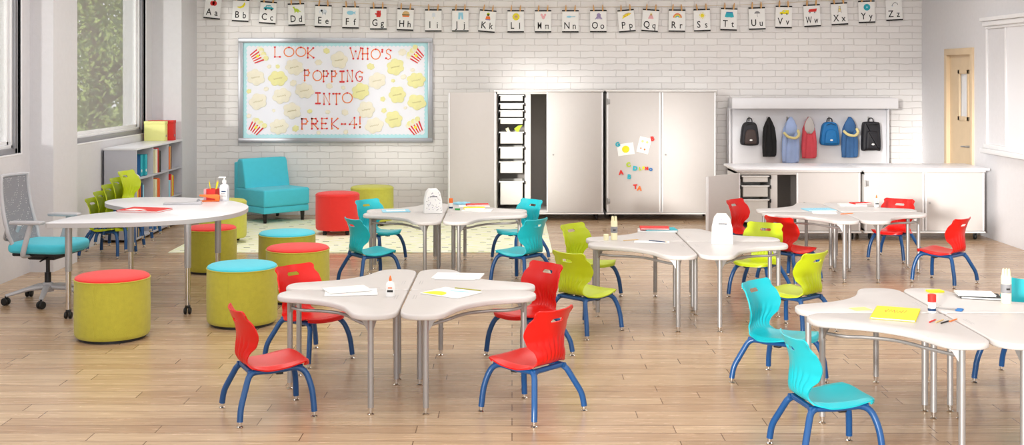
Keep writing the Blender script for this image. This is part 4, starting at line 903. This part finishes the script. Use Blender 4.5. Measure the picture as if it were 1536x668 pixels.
b = MB(); b.tube(catmull([((-3.99), 0, topz[0][1] + .06)] + [(p[0], 0, p[1]) for p in topz] + [(5.35, 0, topz[-1][1] + .04)], 4, False), .0025, 'twine', 6)
tag(b.build('hanging_string', loc=(0, YC - .004, 0)), 'thin string across the brick wall carrying the alphabet cards', 'string')

# ------------------------------------------------------------------ coat rack
K3 = 15.6 / 1800; q3 = lambda px: (px - 768) * K3; z3 = lambda py: CH - (py - 111) * K3
t = empty('coat_rack', (q3(1213), 15.78, 0), 0, 'white coat rack panel with a top ledge on the brick wall', 'coat rack'); ox = q3(1213)
b = MB(); b.box(2.82 - ox, 4.93 - ox, -.05, 0, .3, 1.42, 'laminate_white', .004); b.build('back_board', t)
b = MB(); b.box(2.84 - ox, 4.985 - ox, -.30, 0, 1.41, 1.55, 'laminate_white', .006); b.build('top_ledge', t)
for s in (2.83, 4.90): b = MB(); b.box(s - ox, s + .025 - ox, -.12, -.05, .3, 1.41, 'laminate_white', .003); b.build('side_rail', t)
hooks = [1126, 1154, 1184, 1216, 1247, 1277, 1307]
for hx in hooks:
    b = MB(); x = q3(hx) - ox; b.box(x - .012, x + .012, -.056, -.05, 1.24, 1.30, 'silver', .002); b.tube(fillet([(x, -.053, 1.27), (x, -.095, 1.262), (x, -.10, 1.29)], .02), .005, 'silver', 8); b.build('hook', t)
def backpack(hx, w, h, m, m2, label, boxy=False):
    x = q3(hx); zt_ = 1.235; e = empty('backpack', (x, 15.72, zt_ - h), 0, label, 'backpack', 'bags on the coat rack')
    ow = w / 2; o = [(-ow, .02), (-ow * .96, h * .45), (-ow * .80, h * .82), (-ow * .5, h * .97), (0, h), (ow * .5, h * .97), (ow * .80, h * .82), (ow * .96, h * .45), (ow, .02), (ow * .6, -.006), (-ow * .6, -.006)]
    if boxy: o = [(-ow, .01), (-ow * .97, h * .6), (-ow * .9, h * .93), (-ow * .6, h), (ow * .6, h), (ow * .9, h * .93), (ow * .97, h * .6), (ow, .01), (ow * .5, 0), (-ow * .5, 0)]
    P = [(p.x, p.y) for p in catmull([(a, c, 0) for a, c in o], 4)]
    b = MB(); b.prism(P, 0, .13, m, .03, 4, Mx=wallM(0, 0, 0)); b.build('bag_body', e, ang=60)
    Q = [(p[0] * .68, p[1] * .62 + h * .06) for p in P]
    b = MB(); b.prism(Q, .12, .165, m2, .02, 3, Mx=wallM(0, 0, 0)); b.build('front_pocket', e, ang=60)
    b = MB(); b.tube(catmull([(-ow * .5, -.14, h * .86), (0, -.142, h * .93), (ow * .5, -.14, h * .86)], 5, False), .004, 'ink', 6); b.build('zipper', e)
    b = MB(); b.tube(catmull([(-.035, -.06, h - .01), (-.028, -.06, h + .035), (0, -.06, h + .05), (.028, -.06, h + .035), (.035, -.06, h - .01)], 5, False), .007, 'bag_black', 8); b.build('handle', e)
    b = MB(); b.disc(0, h * .22, .012, .164, .167, 'c_white', 12, Mx=wallM(0, 0, 0), sx=1.6); b.build('badge', e)
def coat(hx, w, h, m, label, hood=None, trim=None, lean=0.0, seed=0, stripes=None, name='coat'):
    x = q3(hx); zt_ = 1.30; e = empty(name, (x, 15.66, zt_ - h), 0, label, 'coat', 'coats on the coat rack'); rn = random.Random(seed)
    def surf(prof, mm, nm, y0=0.0, k=9, amp=.10, dep=.35, ang0=0):
        tb = bmesh.new(); rows = []; N = 48
        for (v, ww, cx) in prof:
            r_ = []
            for i in range(N):
                a = 2 * PI * i / N; f_ = 1 + amp * math.sin(k * a + seed + v * 2) * min(1, (1 - v) * 3 + .1)
                r_.append(tb.verts.new((cx + lean * (1 - v) + ww * f_ * math.cos(a), y0 + ww * dep * f_ * math.sin(a), v * h)))
            rows.append(r_)
        for a_, c_ in zip(rows, rows[1:]):
            for i in range(N): tb.faces.new((a_[i], a_[(i + 1) % N], c_[(i + 1) % N], c_[i]))
        tb.faces.new(rows[0][::-1]); tb.faces.new(rows[-1]); bmesh.ops.recalc_face_normals(tb, faces=tb.faces)
        b = MB(); b.merge(tb, mm); return b.build(nm, e, ang=70)
    W = w / 2
    surf([(0, W * .92, 0), (.25, W, 0), (.5, W * .95, 0), (.72, W * .85, 0), (.86, W * .55, 0), (.95, W * .28, 0), (1.0, W * .1, 0)], m, 'coat_body')
    for s in (-1, 1): surf([(.03, W * .24, s * W * .78), (.1, W * .27, s * W * .8), (.4, W * .30, s * W * .78), (.66, W * .30, s * W * .6), (.8, W * .2, s * W * .4)], m if not (stripes and s > 0) else stripes, 'sleeve', -.025, 5, .06, .8)
    if hood: surf([(.60, W * .35, .0), (.68, W * .72, 0), (.8, W * .75, 0), (.92, W * .45, 0), (1.0, W * .12, 0)], hood, 'hood', -.035, 6, .06, .45)
    if trim:
        b = MB(); b.tube(catmull([(-W * .9, -.05, h * .66), (-W * .5, -.085, h * .58), (0, -.10, h * .55), (W * .5, -.095, h * .55), (W * .95, -.06, h * .62), (W * .8, -.04, h * .72)], 5, False), .018, trim, 8); b.build('fur_trim', e)
backpack(1125.5, .23, .30, 'bag_black', 'bag_brown', 'dark grey rounded backpack hanging at the left end of the rack')
coat(1155, .17, .52, 'coat_black', 'plain black coat hanging second from the left', seed=2)
coat(1187, .21, .60, 'coat_light', 'pale blue hooded coat with cream fur trim on the rack', 'coat_light', 'fur_cream', .0, 3)
coat(1215, .18, .54, 'coat_pink', 'coral pink coat with pale grey hood, middle of the rack', 'coat_grey', None, 0, 4, 'coat_pink')
backpack(1246, .24, .30, 'bag_blue', 'bag_blue', 'bright blue backpack hanging right of the pink coat')
coat(1276, .20, .53, 'coat_denim', 'denim blue coat with yellowish fur trim on the rack', 'coat_denim', 'fur_cream', 0, 5)
backpack(1308, .235, .37, 'bag_black', 'bag_black', 'black boxy backpack hanging at the right end of the rack', True)

# ------------------------------------------------------------------ things on the tables
def slab(nm, x, y, z, w, d_, h, rot, m, label, cat, group=None, pages=None, marks=None):
    e = empty(nm, (x, y, z), R(rot), label, cat, group)
    if pages:
        b = MB(); b.box(-w / 2, w / 2, -d_ / 2, d_ / 2, 0, .002, m, .0005, 1); b.box(-w / 2, w / 2, -d_ / 2, d_ / 2, h - .002, h, m, .0005, 1); b.box(-w / 2, -w / 2 + .002, -d_ / 2, d_ / 2, 0, h, m, .0005, 1); b.build('cover', e)
        b = MB(); b.box(-w / 2 + .003, w / 2 - .004, -d_ / 2 + .004, d_ / 2 - .004, .002, h - .002, 'paper'); b.build('pages', e)
    else: b = MB(); b.box(-w / 2, w / 2, -d_ / 2, d_ / 2, 0, h, m, min(.0015, h / 3), 1); b.build('sheets', e)
    if marks: b = MB(); marks(b, h); b.build('cover_drawing', e)
    return e
def scrib(x0, x1, y, m='ink', n=9, a=.008, r_=.0014):
    def f(b, h):
        P = [(x0 + (x1 - x0) * k / n, y + a * ((-1) ** k) * (.4 + .6 * ((k * 7) % 5) / 5), h) for k in range(n + 1)]; b.tube(P, r_, m, 5, flat=.5)
    return f
def multi(*fs):
    def f(b, h):
        for g in fs: g(b, h)
    return f
def glue_bottle(x, y, z, label, k=1.0):
    e = empty('glue_bottle', (x, y, z), 0, label, 'glue bottle', 'white glue bottles')
    b = MB(); b.lathe([(0, 0), (.024 * k, 0), (.026 * k, .004), (.026 * k, .065 * k), (.022 * k, .080 * k), (.010 * k, .090 * k), (.010 * k, .094 * k), (0, .094 * k)], 'c_white', 24, sy=.65); b.build('bottle', e)
    b = MB(); b.lathe([(0, .092 * k), (.009 * k, .092 * k), (.008 * k, .102 * k), (.003 * k, .122 * k), (0, .123 * k)], 'c_orange', 16); b.build('nozzle', e)
    b = MB(); b.box(-.017 * k, .017 * k, -.0185 * k, -.0165 * k, .028 * k, .040 * k, 'ink'); b.box(-.012 * k, .012 * k, -.0185 * k, -.0165 * k, .05 * k, .056 * k, 'c_orange'); b.build('label_print', e)
def glue_stick(x, y, z, label, h=.10, r_=.018, cap='c_orange'):
    e = empty('glue_stick', (x, y, z), 0, label, 'glue stick', 'glue sticks')
    b = MB(); b.lathe([(0, 0), (r_, 0), (r_, h * .62), (0, h * .62)], 'c_white', 20); b.build('barrel', e)
    b = MB(); b.lathe([(0, h * .60), (r_ * 1.05, h * .60), (r_ * 1.05, h), (r_ * .8, h + .003), (0, h + .003)], cap, 20); b.build('cap', e)
    b = MB(); b.lathe([(r_ + .0006, h * .1), (r_ + .0008, h * .12), (r_ + .0008, h * .24), (r_ + .0006, h * .25)], 'c_navy', 20); b.build('label_band', e)
def paint_stick(x, y, z, h, r_, label):
    e = empty('pencil_tube', (x, y, z), 0, label, 'pencil holder', 'cream pencil tubes')
    b = MB(); b.lathe([(0, 0), (r_, 0), (r_, h * .78), (r_ * .9, h * .80), (0, h * .80)], 'c_cream', 20); b.build('tube_body', e)
    b = MB()
    for k in range(6): a = k * PI / 3; b.tube([(r_ * .62 * math.cos(a), r_ * .62 * math.sin(a), h * .79), (r_ * .62 * math.cos(a), r_ * .62 * math.sin(a), h * .96), (r_ * .6 * math.cos(a), r_ * .6 * math.sin(a), h)], r_ * .30, 'c_cream', 8, r1=r_ * .1)
    b.build('pencil_tips', e)
    b = MB(); b.lathe([(r_ + .0005, h * .30), (r_ + .001, h * .31), (r_ + .001, h * .55), (r_ + .0005, h * .56)], 'c_grey', 20); b.box(-.01, .01, -r_ - .002, -r_, h * .40, h * .45, 'ink'); b.build('label_band', e)
def pencil(x, y, z, L, rot, m, label, group, r_=.0036, name='pencil'):
    e = empty(name, (x, y, z + r_ * .9), R(rot), label, 'pencil', group)
    b = MB(); b.tube([(-L / 2, 0, 0), (L / 2 - .018, 0, 0)], r_, m, 6); b.build('shaft', e)
    b = MB(); b.tube([(L / 2 - .018, 0, 0), (L / 2, 0, 0)], r_, 'c_tan', 6, r1=.0006); b.build('tip', e)
def tissue_box(x, y, z, h, w, label, rot=10):
    e = empty('speckled_carton', (x, y, z), R(rot), label, 'carton', 'white speckled cartons')
    b = MB(); o = [(-w / 2, 0), (w / 2, 0), (w * .47, h * .55), (w * .36, h * .88), (w * .22, h), (-w * .22, h), (-w * .36, h * .88), (-w * .47, h * .55)]
    b.prism(o, -w * .36, w * .36, 'c_white', .006, 2, Mx=wallM(0, 0, 0)); shell = b
    rn = random.Random(int(h * 1000))
    for k in range(46):
        px_, pz_ = rn.uniform(-w * .40, w * .40), rn.uniform(.01, h * .84)
        if abs(px_) > w * .33 and pz_ > h * .6: continue
        b.box(px_, px_ + rn.uniform(.004, .011), -w * .36 - .0015, -w * .36 + .001, pz_, pz_ + rn.uniform(.003, .006), rn.choice(['c_grey', 'cabinet_inside', 'c_purple']), Mx=Matrix())
    b.build('carton_shell', e)
    b = MB(); b.box(-w * .2, w * .2, -w * .36 - .002, -w * .36 - .0003, h * .68, h * .71, 'ink'); b.build('slot', e)
Z = TH + .0008
# front cluster
slab('booklet', -.955, 7.12, Z, .31, .20, .006, 8, 'paper', 'white booklet with dark lettering on the front left table, the lower one', 'booklet', 'white booklets', marks=multi(scrib(-.06, .12, -.03, 'ink', 15, .006), scrib(-.06, .02, -.06, 'red_paper', 7, .003, .001), scrib(.02, .10, -.065, 'c_grey', 9, .002, .001)))
slab('booklet', -.985, 7.175, Z + .008, .26, .19, .005, 24, 'paper', 'white booklet with small grey sketches lying across the lettered booklet', 'booklet', 'white booklets', marks=multi(scrib(-.07, .0, .04, 'c_grey', 9, .008, .0012), scrib(.02, .09, .05, 'ink', 6, .004, .0012)))
glue_bottle(-.71, 7.0, Z, 'white glue bottle with orange tip standing on the nearest left table')
slab('paper_pad', -.345, 7.69, Z, .31, .20, .008, -8, 'paper', 'white paper pad with a small red sketch on the back right of the front cluster', 'paper', marks=scrib(-.02, .04, .02, 'c_red', 6, .006, .0014))
b = MB(); b.tube([(-.13, 0, .005), (.13, 0, .005)], .005, 'c_white', 10); tag(b.build('white_marker', loc=(-.36, 7.56, Z), rz=R(-6)), 'white marker in front of the paper pad', 'marker')
def nb(b, h):
    P = [(-.105, -.10)] + [(-.035 + .07 * math.cos(a), -.10 + .11 * math.sin(a)) for a in [PI - PI * k / 16 for k in range(17)]]
    b.prism([(-.035 + .075 * math.cos(PI * k / 16) - .02, -.112 + .10 * math.sin(PI * k / 16)) for k in range(17)], h, h + .0006, 'c_yellow')
    b.box(-.02, .10, .03, .05, h, h + .0006, 'c_sky', Mx=Matrix.Rotation(R(18), 4, 'Z'))
slab('spiral_notebook', -.36, 7.105, Z, .285, .235, .006, -36, 'paper', 'white notebook with a yellow half circle drawing on the front right table', 'notebook', marks=nb)
b = MB(); b.box(-.09, .09, -.007, .007, 0, .004, 'c_olive', .001, 1); tag(b.build('olive_ruler', loc=(-.265, 7.19, Z + .007), rz=R(-30)), 'short olive ruler on the white notebook', 'ruler')
# rug-side cluster
tissue_box(-.74, 11.22, Z, .225, .17, 'white speckled carton with a slot on the cluster with teal chairs before the rug')
slab('picture_book', -1.10, 11.36, Z, .26, .20, .006, 10, 'c_sky', 'pale teal picture book left of the speckled carton', 'book', marks=multi(lambda b, h: b.box(-.09, .09, -.06, .06, h, h + .0005, 'c_white'), scrib(-.07, .07, 0, 'c_teal', 12, .03, .002)))
glue_stick(-.585, 11.5, Z, 'white glue stick with orange cap right of the speckled carton', .105)
slab('paper_sheet', -.37, 11.78, Z, .30, .19, .003, 4, 'paper', 'white paper sheet beneath the red book', 'paper')
slab('red_book', -.34, 11.82, Z + .0035, .22, .12, .014, 8, 'c_red', 'closed red book on the cluster before the rug', 'book', pages=True)
b = MB(); b.prism(blob_outline(.07, 24, 3, .3), 0, .02, 'c_sky', .004, 2); tag(b.build('blue_eraser', loc=(-.50, 12.0 - .04, Z)), 'pale blue craft shape behind the red book', 'craft')
slab('notepad', -.33, 11.42, Z, .28, .17, .006, -6, 'paper', 'white notepad beneath the yellow book on the cluster before the rug', 'paper')
slab('yellow_book', -.36, 11.45, Z + .0065, .20, .11, .020, 5, 'c_yellow', 'thick yellow book on the white notepad', 'book', pages=True)
b = MB(); b.box(-.025, .025, -.012, .012, 0, .016, 'c_green', .004, 2); tag(b.build('green_eraser', loc=(-.52, 11.45, Z)), 'small green eraser left of the yellow book', 'eraser')
# middle cluster
paint_stick(.80, 9.40, Z, .185, .026, 'cream pencil tube with grey band on the left tip of the lime chair cluster')
b = MB(); b.lathe([(0, 0), (.02, 0), (.021, .045), (.018, .048), (0, .048)], 'c_cream', 20); tag(b.build('cream_lid', loc=(.735, 9.37, Z)), 'small cream lid left of the pencil tube', 'lid')
slab('white_folder', 1.20, 9.93, Z, .32, .20, .008, -6, 'c_white', 'white folder, bottom of the book pile on the lime chair cluster', 'book', pages=True)
slab('teal_book', 1.23, 9.94, Z + .0085, .26, .17, .008, 4, 'c_teal', 'thin teal book in the middle of the pile on the lime chair cluster', 'book', pages=True)
slab('red_book', 1.18, 9.95, Z + .017, .24, .17, .012, -4, 'c_red', 'red book on top of the pile on the lime chair cluster', 'book', pages=True)
slab('paper_sheet', 1.08, 9.27, Z, .27, .12, .002, -8, 'paper', 'white paper sheet beneath a dark pen on the lime chair cluster', 'paper')
pencil(1.13, 9.27, Z + .0022, .16, -32, 'c_navy', 'dark pen lying on the white sheet of the lime chair cluster', 'loose pencils and crayons', name='pen')
pencil(.93, 9.36, Z, .14, 24, 'c_tan', 'tan pencil right of the cream pencil tube', 'loose pencils and crayons')
tissue_box(1.61, 9.20, Z, .225, .16, 'white speckled carton with a slot on the lime chair cluster', -6)
# far right cluster
slab('blue_notebook', 2.93, 11.46, Z, .28, .20, .008, 8, 'c_sky', 'pale blue notebook on the cluster by the low cabinets', 'notebook', pages=True, marks=scrib(-.08, .08, 0, 'c_blue', 10, .03, .002))
slab('white_booklet', 2.92, 11.22, Z, .22, .13, .005, -10, 'paper', 'white booklet in front of the pale blue notebook', 'booklet')
pencil(3.11, 11.13, Z, .15, 22, 'c_orange', 'orange pencil beside the white booklet by the low cabinets', 'loose pencils and crayons')
slab('white_book', 3.36, 11.86, Z, .26, .18, .010, -5, 'c_white', 'white book lying left of the glue bottle at the far right', 'book', pages=True)
slab('red_book', 3.46, 11.92, Z + .0105, .18, .12, .010, 15, 'c_red', 'red book on the white book by the low cabinets', 'book', pages=True)
glue_bottle(3.56, 11.72, Z, 'white glue bottle on the cluster by the low cabinets', .95)
# near right cluster
slab('yellow_notebook', 2.07, 6.475, Z, .23, .34, .010, -23, 'c_yellow', 'yellow notebook with red scribble on the nearest right cluster', 'notebook', pages=True, marks=multi(scrib(-.06, .05, .04, 'c_red', 14, .05, .0018), ))
slab('paper_sheet', 1.925, 6.63, Z, .10, .08, .0012, 15, 'c_lemon', 'pale yellow slip peeking out left of the yellow notebook', 'paper')
glue_stick(2.285, 6.53, Z, 'large glue stick with red cap beside the yellow notebook', .098, .021, 'c_red')
b = MB()
for s in (-1, 1): b.tube([(0, 0, .004), (.05, s * .012, .004)], .003, 'silver', 6); b.tube([(.065 + .016 * math.cos(a) , s * .018 + .012 * math.sin(a), .004) for a in [2 * PI * k / 12 for k in range(13)]], .004, 'c_blue', 6, caps=False)
b.tube([(0, 0, .004), (-.06, .006, .004)], .004, 'silver', 6, r1=.001); b.tube([(0, 0, .004), (-.06, -.006, .004)], .004, 'silver', 6, r1=.001)
tag(b.build('scissors', loc=(2.40, 6.62, Z), rz=R(-30)), 'blue handled scissors behind the red capped glue stick', 'scissors')
for k, (x, y, rot, m, nm) in enumerate(((2.21, 6.30, 50, 'c_red', 'red'), (2.245, 6.295, 47, 'c_tan', 'tan'), (2.265, 6.27, 44, 'ink', 'black'), (2.325, 6.315, 46, 'c_orange', 'orange'))):
    pencil(x, y, Z, .10, rot, m, nm + ' pencil in the row right of the yellow notebook', 'loose pencils and crayons')
slab('black_notebook', 2.72, 6.98, Z, .22, .16, .012, -14, 'ink', 'black notebook at the right, beneath a white one', 'notebook', pages=True)
slab('white_notebook', 2.70, 7.0, Z + .0125, .21, .14, .010, -10, 'c_white', 'white notebook lying on the black one', 'notebook', pages=True)
slab('sticky_notes', 2.52, 7.15, Z, .09, .06, .010, 8, 'c_yellow', 'yellow sticky note pad left of the black notebook', 'paper')
paint_stick(2.80, 6.80, Z, .195, .028, 'cream pencil tube with dark label near the right edge of the photo')
# horseshoe table
Z2 = .738
slab('red_notebook', -3.01, 9.84, Z2, .36, .26, .014, -14, 'c_red', 'red notebook with white patches on the horseshoe table', 'notebook', pages=True, marks=lambda b, h: [b.prism([(-.12, -.10), (-.02, -.12), (.02, -.02), (-.10, .0)], h, h + .0006, 'c_white'), b.box(.03, .07, -.12, -.08, h, h + .0006, 'c_white')])
e = empty('tape_dispenser', (-2.83, 10.32, Z2), R(6), 'low pale grey tape dispenser behind the red notebook', 'tape dispenser')
b = MB(); b.prism([(-.16, 0), (.16, 0), (.155, .028), (.12, .022), (-.16, .012)], -.035, .035, 'chair_white', .004, 2, Mx=wallM(0, 0, 0)); b.build('base', e)
b = MB(); b.lathe([(0, -.01), (.014, -.01), (.014, .01), (0, .01)], 'c_grey', 16, Mx=frame_rot(rx=PI / 2, loc=(.13, 0, .03))); b.build('roll', e)
e = empty('stapler', (-2.66, 10.55, Z2), R(5), 'orange stapler in front of the red pencil cup', 'stapler')
b = MB(); b.box(-.085, .085, -.018, .018, 0, .010, 'c_orange', .003); b.build('stapler_base', e)
b = MB(); b.prism([(-.085, .048), (.085, .018), (.09, .05), (.07, .062), (-.085, .06)], -.017, .017, 'c_orange', .004, 2, Mx=wallM(0, 0, 0)); b.build('stapler_arm', e)
b = MB(); b.box(.05, .088, -.016, .016, .008, .03, 'c_orange', .003); b.build('hinge_block', e)
e = empty('pencil_cup', (-2.66, 10.83 - .15, Z2), R(-12), 'red square pencil cup on the horseshoe table', 'pencil cup')
b = MB()
for (a, c, d_, f_) in ((-.045, .045, -.045, -.041), (-.045, .045, .041, .045), (-.045, -.041, -.045, .045), (.041, .045, -.045, .045)): b.box(a, c, d_, f_, 0, .10, 'c_red', .001, 1)
b.box(-.045, .045, -.045, .045, 0, .004, 'c_red'); b.build('cup_wall', e)
b = MB(); b.box(-.078, -.048, -.03, .03, 0, .098, 'c_pink', .004); b.build('side_compartment', e)
for k, (dx, dy, l) in enumerate(((-.022, .0, 'leaning left'), (.018, .01, 'leaning right'), (.03, -.012, 'nearest the sanitizer'))):
    b = MB(); tx = dx * 1.2 + (.012 if k else -.008); b.tube([(dx * .3, dy, .006), (tx, dy, .16)], .0045, 'c_yellow', 6); b.tube([(tx, dy, .16), (tx + .001, dy, .18)], .0045, 'c_tan', 6, r1=.001)
    tag(b.build('pencil', loc=(-2.66, 10.68, Z2)), 'yellow pencil in the red cup, ' + l, 'pencil', 'pencils in the red cup')
e = empty('sanitizer_bottle', (-2.545, 10.62, Z2), 0, 'clear hand sanitizer pump bottle on the horseshoe table', 'bottle')
b = MB(); b.lathe([(0, 0), (.040, 0), (.043, .006), (.043, .12), (.036, .138), (.016, .150), (.016, .158), (0, .158)], 'clear_bottle', 28, sy=.7); b.build('bottle', e)
b = MB(); b.lathe([(0, .154), (.018, .154), (.018, .182), (.006, .184), (.006, .205), (0, .205)], 'c_white', 20); b.tube([(.012, 0, .206), (-.045, 0, .207), (-.05, 0, .200)], .006, 'c_white', 8); b.build('pump', e)
b = MB(); b.box(-.03, .03, -.0315, -.0295, .02, .11, 'c_white'); b.box(-.02, .02, -.0325, -.031, .078, .090, 'c_navy'); b.box(-.025, .012, -.0325, -.031, .06, .068, 'c_grey'); b.box(-.018, .022, -.0325, -.031, .042, .048, 'c_grey'); b.build('label_print', e)

# ------------------------------------------------------------------ camera
cam = bpy.data.cameras.new('camera'); cam.lens = 36 * F / 1536; cam.sensor_width = 36; cam.sensor_fit = 'HORIZONTAL'; cam.shift_y = -(334 - HY) / 1536
co = bpy.data.objects.new('camera', cam); C.objects.link(co); co.location = (0, 0, CH); co.rotation_euler = (PI / 2, 0, 0); bpy.context.scene.camera = co
cam.clip_end = 300
# ------------------------------------------------------------------ light
wd = bpy.data.worlds.new('world'); bpy.context.scene.world = wd; wd.use_nodes = True
bg = wd.node_tree.nodes['Background']; bg.inputs[0].default_value = (0.92, 0.95, 1.0, 1); bg.inputs[1].default_value = 2.6
def area(nm, loc, rot, sx, sy, power, col=(1, 1, 1)):
    l = bpy.data.lights.new(nm, 'AREA'); l.shape = 'RECTANGLE'; l.size = sx; l.size_y = sy; l.energy = power; l.color = col
    o = bpy.data.objects.new(nm, l); C.objects.link(o); o.location = loc; o.rotation_euler = rot; return o
for y in (1.5, 4.5, 7.5, 10.5, 13.3):
    for x in (-2.6, .4, 3.5): area('ceiling_fill', (x, y, ZC - .03), (0, 0, 0), 1.6, 1.0, 31, (1, .98, .96))  # area lamps added under the ceiling as general fill; no fixtures built
sl = bpy.data.lights.new('sun', 'SUN'); sl.energy = 3.9; sl.angle = R(4); sl.color = (1, .97, .92)
so_ = bpy.data.objects.new('sun', sl); C.objects.link(so_); dv = Vector((.44, .86, -.10)); so_.rotation_euler = dv.to_track_quat('-Z', 'Y').to_euler()
sc = bpy.context.scene
sc.view_settings.view_transform = 'Standard'; sc.view_settings.look = 'None'; sc.view_settings.gamma = 1; sc.view_settings.use_curve_mapping = False
sc.view_settings.exposure = -0.1
